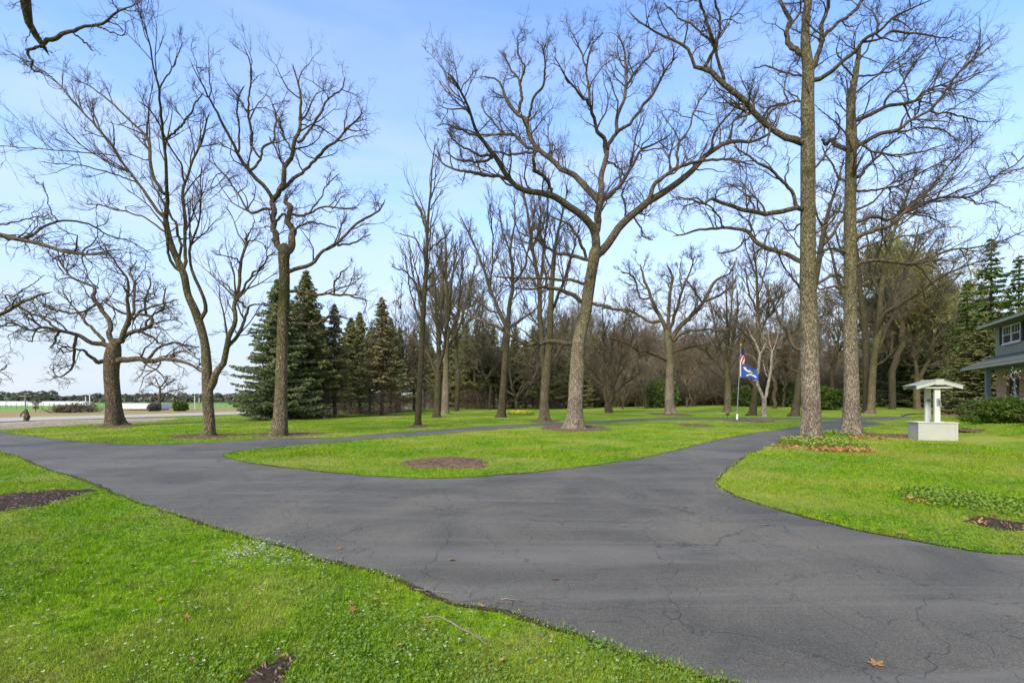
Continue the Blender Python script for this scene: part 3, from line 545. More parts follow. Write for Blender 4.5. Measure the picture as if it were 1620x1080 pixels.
M_ = s3('1353,194,8;1375,183,8;1406,169,7;1437,165,6;1457,157.5,6;1464.5,146,5;1488,134,4;1511,120.6,3;1531,93,2.5;1550,58,1.5', '1398,170,5;1410,148,4;1425.6,132,4;1449,97,3;1472,70,2', '1437,163,3.5;1433,140,3;1425,113,2.5;1420,90,1.5',
 '1351,239,9;1371,225.6,8;1390.6,210,8;1422,208,7;1441,192.5,6;1468,175,5;1492,150,5;1511,121,4;1538,97,3;1569,70,2', '1468,177,4;1503,179,3.5;1531,187,3;1562,194,2', '1422,209,4;1453,202,4;1488,204,4;1497.5,210,3;1520,225,2',
 '1344,239,9;1320.6,224,8;1305,225.6,6;1298,220,3', '1320,224,4;1328,194,3;1320,175,2', '1352,282,7;1371,264.5,6;1387,249,5;1402,233,4;1425,215,2.5',
 '1351,379,9;1383,364,9;1406,358,8;1422,342,6;1453,319,5;1480,288,4;1495.6,264.5,3;1531,233,2.5;1550,210,2',
 '1351,354,7;1379,342,7;1406,348,6;1433,331,6;1472,317,5;1503,311,5;1534.5,311,4;1558,296,4;1577,276,3.5;1604.5,261,3;1620,245,3;1645,225,2', '1534,312,3;1550,323,3;1573,319,2;1600,330,1.5', '1577,277,3;1620,265,2;1650,255,1.5',
 '1351,422,8;1380,413,7;1410,413,7;1440,418,6;1463,415,6;1487,403,5;1517,393,4;1550,390,3.5;1587,380,3;1620,365,2.5;1650,350,2', '1463,415,4;1467,400,3.5;1480,380,2', '1341,399,6;1317,393,5;1300,400,4;1270,402,2',
 '1341,455,5;1317,453,4;1300,457,3;1280,450,2', '1350,150,4;1375,130,3.5;1400,110,3;1430,85,2;1460,50,1.5', '1356,100,4;1370,80,3;1385,50,2.5;1405,20,2', '1352,125,3;1335,105,3;1325,80,2;1330,55,1.5', '1354,120,4;1385,118,3.5;1412,112,3;1440,95,2;1480,65,1.5',
 '1350,215,5;1380,240,4;1420,245,3.5;1460,240,3;1500,225,2', '1352,300,5;1390,300,4;1430,290,3.5;1470,265,3;1510,245,2', '1352,330,5;1380,318,4;1410,290,3;1440,270,2', '1342,290,5;1325,275,4;1310,250,3;1300,230,2',
 '1352,395,5;1385,385,4;1420,375,3;1460,370,2.5;1500,355,2', '1342,340,4;1325,335,4;1308,350,3;1295,365,2')
traced('oak_tree', 'further of the two tall straight oaks, its limbs swept out to the right', 'tree', (1348, 688),
 (1348,689,46, 1348,682,38, 1347.5,665,32, 1347,645,29, 1347,620,27, 1346,580,25, 1345,540,24, 1345,500,23, 1345,460,22, 1345,420,22, 1345,380,22, 1345,340,21, 1346,272,20, 1347,214,19, 1346,175,16, 1348,148,13, 1353.6,117,11, 1358.7,84,7, 1362,66,3), M_, dict(OAK, sp=.55, L=2.1, up=.03, wob=.22, ang=.6, n2=6, n3=5), 16, ('bark_oak', 'limb', 'twig'), tc0=.5)
P_ = s3('-250,-60,40;-150,-170,34;-60,-130,28;10,-60,25;43,0,21;48,30,16;61,56,13;70,70,10;79.6,89,6', '68,66,9;76,63,9;100,55.6,8;130,44,6;159,35,5;181.5,22,4;204,11,2.5;225,2,1.5', '70,76,7;55,77,6;41,79.6,6;50,96,5;48,107,4;67,115,2.5;84,122,1.5',
 '150,38,3;167,48,3;193,54,2;200,35,1.5', '115,52,3;137,70,3;146,82,1.5', '-245,300,20;-120,345,15;-50,360,12;0,372,11;33,380,9;67,387,8;100,393,7;133,400,6;150,403,4;185,402,2',
 '30,379,6;50,372,6;70,355,5;100,350,4;133,353,4;167,367,3;207,383,2;240,400,1.5', '-40,362,6;0,353,4;27,352,3;50,343,2.5;77,342,2', '90,352,3;80,330,2;74,305,2;68,288,1.5', '-245,520,16;-100,530,12;0,495,8;20,485,7;43,473,6;70,465,4;85,462,1.5',
 '20,486,4;10,470,3;25,464,3;50,450,2;70,435,1.5', '-245,600,8;-60,600,5;0,586,3;12,578,2')
traced('oak_tree', 'near oak at the far left with only its crooked limbs reaching into view', 'tree', None,
 (-255,716,80, -250,690,64, -248,600,56, -250,500,52, -252,400,50, -250,300,48, -252,200,46, -250,100,42, -250,0,40, -250,-70,34, -255,-200,24, -260,-300,12), P_, dict(OAK, sp=.65, L=1.0, up=.05, wob=.4, n4=0, n2=4, n3=3, t0=.5), 17, ('bark_oak', 'limb', 'twig'), D=12.5, tc0=.6)
J_ = s3('1056,532,9;1053,519,8;1043,499.5,7;1033.6,483,6;1026.7,460.6,5;1018,438,4;1013,416,2', '1029,471,4;1013,471,3;1001.7,438,3;982,430,2', '1057,530,7;1058.6,499.5,6;1060,463,5;1063,435.6,4;1054,416,2',
 '1057,526,6;1071,485.6,5;1079.4,458,4;1090.6,433,3;1099,405,2', '1058,542,9;1061,538,9;1076.7,516,8;1099,494,7;1115.6,471.7,6;1129.4,446.7,5;1154,433,3;1165.6,408,2', '1112,477,5;1140.6,466,4;1165.6,444,2',
 '1110,478,4;1093,452,3;1082,438,2', '1063,540,6;1082,527,5;1107,521.7,4;1149,523,2.5', '1061,558,5;1093,548,3.5;1126.7,544,2.5', '1058,571,7;1035,559,7;1015.6,555,5;999,546.7,4;976.7,538,3;955,535,2',
 '1046,508,5;1026.7,509,5;1013,499.5,4;996,491,4;976.7,489.7,3.5;950,486,2', '1015,555,3;1000,565,2;985,575,1.5', '1079,458,3;1075,435,2;1078,412,1.5')
traced('oak_tree', 'medium spreading oak left of the flags, standing alone behind the drive', 'tree', (1060, 655),
 (1060,655.5,23, 1060,650,18, 1058.6,630,15, 1059.4,602,13.5, 1059.4,574,13, 1058.6,550,13, 1056,532,12, 1055,522,5), J_, dict(OAK, sp=.8, L=2.6, up=.22, wob=.26, n4=2), 18, ('bark_oak', 'limb', 'twig_mid'), leaves=90, tc0=.8)
UP = dict(sp=.75, L=2.8, ang=.5, up=.25, wob=.12, n2=6, n3=5, t0=.15)
traced('young_tree', 'tall slim straight tree with a thin pole-like crown, left of the centre', 'tree', (661, 673),
 (661,674,15, 661,670,11, 663,633,10, 666.7,559,9, 670,485,8, 674,430,7, 676,374,5, 678,337,4, 681.5,300,3, 684,260,2, 688,230,1.5),
 s3('674,367,3;666.7,341,3;655.6,318.5,2', '676,396,3;692.6,385,2.5;715,363,2', '671,407,3;655.6,378,2;630,370,1.5', '670,478,4;648,437,3;630,426,2;618,422,1', '668,520,3;655,480,2.5;645,440,2;640,400,1.5', '672,450,3;690,420,2;700,390,1.5', '667,560,3;650,535,2;632,520,1.5', '678,337,2.5;690,315,2;700,300,1.2'), dict(UP, n2=4, n3=3), 21, ('bark_mid', 'bark_mid', 'twig_mid'), tc0=.25)
traced('maple_tree', 'clump of thin upright stems just right of the slim straight tree', 'tree', (691, 660),
 (690.7,661,19, 691,655,13, 692.6,615,10, 694,559,8, 692.6,522,6, 689,478,4, 686,430,2), s3('692,600,6;680,560,5;668,500,4;655,440,2;648,400,1.5', '693,590,5;704,540,5;712,480,4;718,420,2;722,380,1.5', '694,560,4;698,500,4;700,440,3;698,380,2', '693,570,4;676,540,3;655,520,2', '693,620,3;672,600,2.5;655,598,1.5'), UP, 22, ('bark_mid', 'bark_mid', 'twig_mid'), tc0=.4)
traced('maple_tree', 'pale straight tree crowded behind the clump of thin stems', 'tree', (703.7, 655),
 (703.7,655,18, 704,650,13, 705.5,596,10, 707,522,7, 705.5,448,5, 705.5,392.6,3, 704,370,2), s3('706,560,5;729.6,507,4;744,455.6,3;752,420,1.5', '706,540,4;722,500,3;730,440,2.5;733,400,1.5', '706,520,4;690,470,3;682,420,2', '706,600,3;725,580,2.5;742,570,1.5', '706,470,3;718,430,2;724,390,1.5', '706,450,3;694,410,2;690,370,1.5'), UP, 23, ('bark_oak', 'bark_mid', 'twig_mid'), tc0=.4)
traced('maple_tree', 'dark mossy tree with a curving trunk, just left of the daffodils', 'tree', (793, 660),
 (792,660.5,22, 793,655,15, 795,630,12, 798,590,11, 800,559,11, 802,530,11, 803,515,8), s3('801,522,7;792.6,500,6;778,463,5;759,407,4;740.7,367,2.5;728,340,1.5', '803,520,8;805.6,485,7;811,448,6;807.4,392.6,4;815,350,2.5;812,315,1.5', '804,522,4;825,505,3.5;844,492.6,2.5;858,480,1.5', '812,450,4;830,420,3.5;840,370,2.5;845,330,1.5', '790,495,3;770,490,2.5;750,470,2;735,455,1.5', '775,455,3;780,410,2.5;778,360,2;775,320,1.5', '808,400,3;795,365,2.5;790,330,2', '800,560,3;780,550,2;760,548,1.5'), UP, 24, ('bark_mid', 'bark_mid', 'twig_mid'), tc0=.7)
traced('maple_tree', 'tree with two tall parallel stems right of the daffodils', 'tree', (861, 666),
 (861,667,25, 861,661,18, 861,640,14, 862.5,610,14, 864,596,14, 867,570,12, 869.5,540,11, 870,522,10, 872,466.7,9, 876,411,7, 881.5,374,5, 890,337,3, 898,300,2), s3('863,600,9;857,559,8;855.6,503.7,8;852,448,7;841,385,5;833,337,4;828,307,3;820,270,2', '855,448,4;863,374,3;866.7,307,2.5;868,270,1.5', '871,500,5;890,450,4;905,400,3;918,350,2', '869,580,4;885,550,3;900,500,2', '850,430,3;830,395,2.5;815,350,2', '874,430,3;860,395,2.5;852,350,2', '856,520,3;835,490,2;822,450,1.5', '843,390,3;855,350,2;850,300,1.5'), UP, 25, ('bark_mossy', 'bark_mid', 'twig_mid'), tc0=.5)
traced('crabapple_tree', 'low vase-shaped tree with many fanning stems, right of the large oak', 'tree', (963, 653),
 (963,654,14, 963,650,12, 962,643,12, 962,636,10), s3('961,640,7;958,624,6;955,599,5;944,565,4;935,530,3;930,500,1.5', '964,640,7;967,628,7;972,605,6;984.5,580,4;996,550,3;1005,520,1.5', '958,624,5;948,600,4;930,575,3;915,555,2', '955,600,4;957,565,3;955,530,2.5;953,495,1.5', '968,625,4;966,590,4;968,550,3;972,510,1.5', '972,605,4;980,565,3;985,530,2;990,500,1.5', '967,626,3;990,606,3;1010,590,2', '958,615,3;938,600,2.5;920,595,1.5'), dict(UP, up=.2, L=2.5, sp=.5), 26, ('bark_mid', 'bark_mid', 'twig_mid'))
traced('maple_tree', 'bushy upright tree just left of the flagpole', 'tree', (1151, 652),
 (1151,652.5,17, 1151,647,12, 1151.5,620,11, 1151.5,604,10, 1150,585,9, 1148,571,8), s3('1148,575,5;1138,545,4;1130,510,3;1122,470,2', '1149,575,5;1149,540,4;1150,500,3;1148,450,2', '1150,580,6;1159,545,5;1165,500,4;1167,458,2', '1150,590,4;1168,560,3;1180,530,2', '1150,600,4;1135,575,3;1115,555,2;1100,548,1.5', '1151,605,3;1138,595,2;1112,575,1.5', '1149,560,3;1155,520,3;1158,470,2;1160,430,1.5'), UP, 27, ('bark_mossy', 'bark_mid', 'twig_mid'), buds=500)
traced('maple_tree', 'tall leaning dark tree between the flagpole and the white birch', 'tree', (1190, 657),
 (1189,657.5,22, 1190.5,652,14, 1194.6,617,9.5, 1199,562.5,8.5, 1199,500,6.5, 1197,437.5,4, 1193,400,2.5, 1190,370,1.5), s3('1199,540,4;1212,500,3;1220,450,2', '1199,500,4;1185,460,3;1178,420,2', '1198,470,3;1210,430,2.5;1215,390,1.5', '1198,560,3;1180,530,2;1165,515,1.5', '1199,520,3;1225,490,2.5;1240,450,1.5', '1197,440,2;1183,400,1.5;1178,370,1'), UP, 28, ('bark_mid', 'bark_mid', 'twig_mid'), tc0=.35)
traced('birch_tree', 'small white-barked birch with two curving stems beside the blue flag', 'birch', (1208, 659.5),
 (1208,660,11, 1208,655,9, 1209,640,8.5, 1209,633,8, 1208,627,6), s3('1208,631,6;1201,617,5.5;1198,600,5.5;1200,583,5;1201,558,4.5;1194.6,541.7,3;1184,521,2', '1201,560,3.5;1211,541.7,3;1201,521,2;1195,500,1.5', '1210,631,6;1213,617,5.5;1218,596,4.5;1221,571,4;1219.6,550,3;1215,530,2;1222,505,1.5', '1200,580,2.5;1191,565,2;1172,557,1.5;1150,548,1',
 '1218,600,2.5;1211,590,2;1208,575,1.5', '1198,603,2;1188,601,1.5;1184,593,1', '1220,560,2;1228,540,1.5;1232,515,1'), dict(UP, L=1.3, n2=4, n3=2), 29, ('bark_birch', 'bark_birch', 'twig_red'), leaves=40)
traced('oak_tree', 'dark leaning oak hidden behind the nearer tall straight trunk', 'tree', (1257, 658),
 (1256,659,24, 1258,653,16, 1261,625,12, 1266,583,11, 1275,530,10, 1286,470,10, 1296,410,10, 1302,370,8, 1312,330,6, 1325,290,4, 1335,250,2), s3('1270,556,7;1255,546,7;1247,533,5;1230,500,4;1213,458,3;1200,430,2', '1298,395,6;1330,350,5;1350,310,3;1365,270,2', '1290,450,5;1318,435,4;1340,440,3;1370,430,2', '1284,480,5;1262,450,4;1240,420,3;1222,380,2', '1276,525,4;1300,510,3;1322,480,2', '1303,365,4;1290,330,3;1285,290,2', '1292,430,4;1270,400,3;1250,370,2', '1265,590,3;1245,580,2.5;1230,560,1.5'), dict(OAK, up=.15, L=2.6), 30, ('bark_mid', 'limb', 'twig_mid'), leaves=120, tc0=.5)
traced('maple_tree', 'left of the two dark trunks standing together behind the far straight oak', 'tree', (1371, 653),
 (1370,653,19, 1371,648,14, 1371,573,13, 1367,507,12, 1362,470,9, 1358,420,7, 1352,370,5, 1348,320,3), s3('1368,510,7;1340,480,6;1325,440,5;1315,400,4;1300,350,2', '1364,480,5;1382,440,4;1390,400,3;1400,350,2', '1371,560,4;1350,535,3;1330,520,2', '1360,440,4;1335,405,3;1322,365,2', '1370,540,4;1390,500,4;1410,470,3;1425,430,2'), dict(UP, ang=.7, wob=.2), 31, ('bark_mid', 'bark_mid', 'twig_mid'), buds=800, tc0=.5)
traced('maple_tree', 'right of the two dark trunks behind the far straight oak, with a long diagonal limb', 'tree', (1380, 654),
 (1377,655,21, 1378,649,14, 1382,573,12, 1390,523,12, 1393,473,10, 1400,423,9, 1407,390,7, 1420,350,5, 1435,310,4, 1450,270,2), s3('1387,560,6;1402,520,8;1417,495,7;1423,473,7;1433,423,5;1445,395,4;1455,350,2', '1383,530,8;1400,493,7;1433,477,6;1463,457,5;1490,437,5;1513,427,4;1540,417,3;1567,407,2', '1394,470,5;1378,430,4;1372,380,3;1365,340,2', '1405,400,4;1395,360,3;1398,320,2', '1424,470,4;1445,440,3;1460,410,2', '1385,580,4;1410,560,3;1430,535,2', '1433,423,3;1450,400,2.5;1475,370,2', '1415,360,3;1440,345,2.5;1465,310,1.5'), dict(UP, ang=.65, wob=.18), 32, ('bark_mossy', 'bark_mid', 'twig_mid'), buds=900, tc0=.45)
traced('crabapple_tree', 'budding yellow-green tree with a forked pale trunk behind the wishing well', 'tree', (1452, 647),
 (1452,647.5,18, 1451,643,13, 1450,620,12, 1452,603,11, 1453,597,8), s3('1451,605,8;1447,567,7;1440,540,5;1430,500,3;1422,470,2', '1454,603,9;1457,593,8;1470,567,8;1477,540,6;1480,507,5;1485,460,3;1488,430,2', '1447,570,5;1430,550,4;1408,535,3;1390,528,2', '1470,567,5;1492,552,4;1515,545,3;1540,548,2', '1477,540,5;1500,515,4;1525,495,3;1545,480,2', '1480,510,4;1465,480,3;1458,450,2', '1443,550,4;1448,515,3;1445,480,2', '1462,580,4;1490,575,3;1515,575,2', '1485,470,3;1505,450,2.5;1520,430,2'), dict(UP, ang=.85, up=.1, wob=.22, L=3, sp=.45), 33, ('bark_mossy', 'bark_mid', 'twig_mid'), buds=7000)
# ------------------------------------------------------------------ background trees: a few kinds, copied
def poly_(pts, n=KL): return catmull(np.array(pts, float), n)
def kind_tree(kind, h, seed, rm=.02):
    rng = np.random.default_rng(seed); P = []; R = []
    def wob(a, b, r0, r1, bend=.0, curl=.25):
        u = np.linspace(0, 1, 6)[:, None]; L = np.linalg.norm(np.array(b) - a); q = np.array(a) * (1 - u) + np.array(b) * u
        q[1:-1] += rng.normal(0, L * .028, (4, 3)); q[:, 2] += -np.sin(u[:, 0] * np.pi) * L * curl * bend; q = catmull(q, KL)
        k = rng.normal(0, .05, (KL, 3)); k[0] = 0; return q + k, np.linspace(r0, r1, KL)
    R0 = h * .0125 * rng.uniform(.85, 1.2)
    th = h * {'upright': .92, 'oak': .42, 'multi': .12, 'pole': .97}[kind]
    T, TR = wob((0, 0, -.1), (rng.normal(0, h * .03), rng.normal(0, h * .03), th), R0, R0 * (.12 if kind in ('upright', 'pole') else .72))
    P.append(T); R.append(TR); nl = {'upright': 11, 'oak': 9, 'multi': 6, 'pole': 9}[kind]
    for i in range(nl):
        az = i * 2.4 + rng.normal(0, .4); t = {'upright': rng.uniform(.22, .85), 'oak': rng.uniform(.72, .99), 'multi': rng.uniform(.7, 1), 'pole': rng.uniform(.35, .9)}[kind]
        k = int(t * (KL - 1)); b = T[k]; el = {'upright': rng.uniform(.8, 1.2), 'oak': rng.uniform(.3, 1.25), 'multi': rng.uniform(.85, 1.35), 'pole': rng.uniform(.6, 1.1)}[kind]
        L = {'upright': h * .45 * (1.15 - t), 'oak': h * rng.uniform(.38, .56), 'multi': h * rng.uniform(.65, .85), 'pole': h * .26 * (1.3 - t)}[kind]
        e = b + L * np.array((math.cos(az) * math.cos(el), math.sin(az) * math.cos(el), math.sin(el)))
        r = min(TR[k] * .75, R0 * .55); q, qr = wob(b, e, r, r * .12, .6 if kind != 'oak' else -.2); P.append(q); R.append(qr)
        if kind in ('oak', 'multi', 'upright') and L > h * .2:
            for _ in range(2):
                j = int(rng.uniform(.3, .6) * KL); d = (e - b) / L; v = rng.normal(0, 1, 3); v[2] += .6; d2 = d + v / np.linalg.norm(v) * .8; d2 /= np.linalg.norm(d2)
                q2, r2 = wob(q[j], q[j] + d2 * L * .5, qr[j] * .7, qr[j] * .1, .3); P.append(q2); R.append(r2)
    P = np.stack(P); R = np.stack(R)
    p = dict(sp=h * .045, L=h * .14, ang=.8 if kind == 'oak' else .55, up=.2, wob=.28 if kind == 'oak' else .15, n2=5, n3=4, t0=.2)
    V, Q = tubes(P[:1], R[:1], 10); tm = mesh('trunk', V, [Q], True)
    PP = P.copy(); RR = R.copy()
    k0 = int(KL * .35)
    if kind != 'multi': PP[0] = catmull(P[0][k0:], KL); RR[0] = np.interp(np.linspace(k0, KL - 1, KL), np.arange(KL), R[0])
    sets, last = strands(PP, RR, p, rng, rm)
    return tm, tubemesh('crown', [(P[1:], R[1:], 6)] + sets), last[0][:, -1]
KIND = {}
for kd, seeds in (('upright', (101, 102, 103)), ('oak', (111, 112, 113)), ('multi', (121, 122)), ('pole', (131, 132))):
    for i, s_ in enumerate(seeds): KIND[(kd, i)] = kind_tree(kd, 16.0, s_)
BUDM = {k: bits(v[2], 4500, .11, RN, 'buds') for k, v in KIND.items() if k[0] in ('multi', 'upright')}
LEAFM = {k: bits(v[2], 420, .13, RN, 'dead_leaves') for k, v in KIND.items() if k[0] == 'oak'}
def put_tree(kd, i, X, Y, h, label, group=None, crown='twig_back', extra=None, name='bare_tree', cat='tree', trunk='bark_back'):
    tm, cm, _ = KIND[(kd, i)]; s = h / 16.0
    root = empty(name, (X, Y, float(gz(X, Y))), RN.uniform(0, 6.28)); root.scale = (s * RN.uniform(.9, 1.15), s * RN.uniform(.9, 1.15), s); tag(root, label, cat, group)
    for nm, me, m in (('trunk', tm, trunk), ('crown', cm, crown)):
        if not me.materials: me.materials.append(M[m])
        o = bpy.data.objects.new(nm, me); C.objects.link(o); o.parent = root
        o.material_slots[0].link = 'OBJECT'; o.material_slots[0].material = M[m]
    if extra:
        me = (BUDM if extra == 'bud' else LEAFM)[(kd, i)]; o = bpy.data.objects.new('buds' if extra == 'bud' else 'dead_leaves', me); C.objects.link(o); o.parent = root
        if not me.materials: me.materials.append(M['bud' if extra == 'bud' else 'brownleaf'])
    return root
def px_tree(kd, i, px, base, top, label, Y=None, **k):
    c = hit(px, base) if Y is None else np.array(((px - CX) / F * Y, Y, 0.)); h = (base - top) / F * c[1] if Y is None else EYE - (top - HY) / F * Y
    return put_tree(kd, i, c[0], c[1], h, label, **k)
# single trees one can tell apart
px_tree('multi', 0, 628, 651, 420, 'thin grey multi-stemmed tree standing in front of the rightmost spruces of the row', name='grey_tree', crown='twig_mid')
px_tree('multi', 1, 817, 648, 430, 'many-stemmed low tree right behind the daffodils', name='many_stemmed_tree', crown='twig_mid', trunk='bark_mid')
px_tree('upright', 1, 774, 648, 470, 'twin thin tree far behind the curving mossy trunk', trunk='bark_mid')
px_tree('upright', 0, 1022, 646, 500, 'thin reddish-brown tree with two dark trunks behind the spreading oak', name='bare_tree', crown='twig_red')
px_tree('oak', 1, 985, 647, 520, 'leaning pale tree beyond the vase-shaped tree', crown='twig_back')
px_tree('oak', 2, 1087, 644, 500, 'small tree with rusty leaves low on its trunk right of the spreading oak', extra='leaf', crown='twig_red')
px_tree('oak', 0, 1238, 644, 470, 'tree with clinging orange-brown leaves behind the white birch', extra='leaf', crown='twig_red', name='bare_tree')
px_tree('upright', 0, 1412, 647, 330, 'tall budding tree rising behind the far straight oak and the wishing well', extra='bud', name='budding_tree', trunk='bark_mid', crown='twig_bud')
px_tree('upright', 1, 1320, 645, 360, 'tall bare tree seen between the two big straight trunks', name='bare_tree')
px_tree('oak', 1, 1225, 646, 380, 'wide bare tree behind the birch, its crown reaching the near tall trunk')
px_tree('upright', 0, 722, 650, 400, 'slender bare tree right of the clump of pale stems', trunk='bark_mid')
px_tree('pole', 0, 760, 647, 440, 'pole-like bare tree between the tree clump and the daffodils')
px_tree('pole', 1, 905, 645, 430, 'narrow bare tree seen just left of the large oak trunk')
px_tree('upright', 2, 880, 645, 440, 'bare tree behind the two-stemmed tree beside the daffodils')
# the wood at the back of the lawn
G_ = 1
G = 'bare trees of the wood behind the lawn'
r_ = np.random.default_rng(41)
for row, (Y0, n, x0, x1, t0_, t1_) in enumerate(((88, 20, 905, 1330, 520, 570), (102, 22, 880, 1450, 470, 540), (120, 22, 860, 1520, 440, 520))):
    for i in range(n):
        px = x0 + (x1 - x0) * (i + r_.uniform(.1, .9)) / n; Y = Y0 + r_.uniform(-6, 8); top = r_.uniform(t0_, t1_)
        kd = r_.choice(['upright', 'oak', 'oak', 'multi', 'pole']); i_ = int(r_.integers(0, {'upright': 3, 'oak': 3, 'multi': 2, 'pole': 2}[kd]))
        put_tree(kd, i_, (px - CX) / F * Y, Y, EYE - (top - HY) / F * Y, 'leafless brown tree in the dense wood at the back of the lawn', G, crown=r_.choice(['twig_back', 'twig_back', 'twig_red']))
for i in range(7):
    px = r_.uniform(1390, 1560); Y = r_.uniform(60, 85); put_tree('upright', i % 3, (px - CX) / F * Y, Y, EYE - (r_.uniform(360, 450) - HY) / F * Y, 'tall budding tree in the mixed wood behind the wishing well', 'budding trees behind the wishing well', extra='bud', trunk='bark_mid', name='budding_tree', crown='twig_bud')
# undergrowth: single bushes
def bush_mesh(seed, n=46, h=2.6, w=1.6):
    rng = np.random.default_rng(seed); P = []; R = []
    for i in range(n):
        az = rng.uniform(0, 6.28); rad = rng.uniform(0, w * .35); b = np.array((math.cos(az) * rad, math.sin(az) * rad, -.05)); L = h * rng.uniform(.6, 1.05); el = rng.uniform(.9, 1.5)
        e = b + L * np.array((math.cos(az) * math.cos(el), math.sin(az) * math.cos(el), math.sin(el))); u = np.linspace(0, 1, 6)[:, None]; q = b * (1 - u) + e * u + rng.normal(0, .06, (6, 3)) * u
        P.append(q); R.append(np.linspace(.02, .008, 6))
    P = np.stack(P); R = np.stack(R)
    a = grow(P, R, 7, .15, 1, lambda l, t: .45 * l * (1 - .4 * t), .006, .6, .12, .2, 5, rng, .010); b = grow(*a, 4, .2, 1, lambda l, t: .6 * l, .005, .6, .1, .2, 3, rng, .009)
    return tubemesh('stems', [(P, R, 4), (a[0], a[1], 3), (b[0], b[1], 3)])
BUSH = [bush_mesh(200 + i) for i in range(3)]
def leafball(seed, n, rx, ry, rz, size, holes=.35):
    rng = np.random.default_rng(seed); d = rng.normal(0, 1, (n, 3)); d /= np.linalg.norm(d, axis=1)[:, None]; r = rng.uniform(.55, 1, n) ** .6
    k = 1 + .10 * np.sin(d[:, 0] * 6 + 1) * np.cos(d[:, 1] * 7) + .08 * np.sin(d[:, 2] * 9 + d[:, 0] * 5) + .06 * np.sin(d[:, 1] * 15 + d[:, 2] * 11)
    c = d * (r * k)[:, None] * (rx, ry, rz); c[:, 2] = np.abs(c[:, 2] + rz * .82) + .0
    a = rng.normal(0, 1, (n, 3)) + d * .8; a /= np.linalg.norm(a, axis=1)[:, None]; b = np.cross(a, rng.normal(0, 1, (n, 3))); b /= np.linalg.norm(b, axis=1)[:, None]
    s = size * rng.uniform(.6, 1.4, n)[:, None]; V = np.stack((c - a * s * .2, c + b * s * .28 + a * s * .4, c + a * s, c - b * s * .28 + a * s * .4), 1).reshape(-1, 3)
    return mesh('foliage', V, [np.arange(4 * n).reshape(-1, 4)])
r_ = np.random.default_rng(43)
for i in range(46):
    px = 895 + 560 * (i + r_.uniform(0, .9)) / 46; Y = r_.uniform(84, 97); o = link('brush_bush', BUSH[i % 3], M['brush'], None, ((px - CX) / F * Y, Y, float(gz((px - CX) / F * Y, Y))))
    s = r_.uniform(1.5, 3.0); o.scale = (s * 1.2, s * 1.2, s); o.rotation_euler = (0, 0, r_.uniform(0, 6)); tag(o, 'leafless brown bush in the undergrowth at the foot of the back wood', 'bush', 'undergrowth bushes along the back wood')
for i, (px, y0, y1, w, lb) in enumerate(((1045, 645, 600, 50, 'green bush between the back wood trunks left of the spreading oak'), (1300, 648, 612, 60, 'dark green bush behind the two tall straight trunks'), (1240, 643, 600, 40, 'dull green bush behind the birch'), (940, 643, 585, 50, 'dark green bush behind the vase-shaped tree'), (1180, 643, 612, 40, 'low dark bush behind the flagpole'))):
    c = hit(px, y0); D_ = c[1]; hh = (y0 - y1) / F * D_; o = link('green_bush', leafball(60 + i, 3800, w / 2 / F * D_ * 1.1, 1.6, hh * .55, .32), M['pine'] if i != 1 else M['hedge'], None, c); tag(o, lb, 'bush')

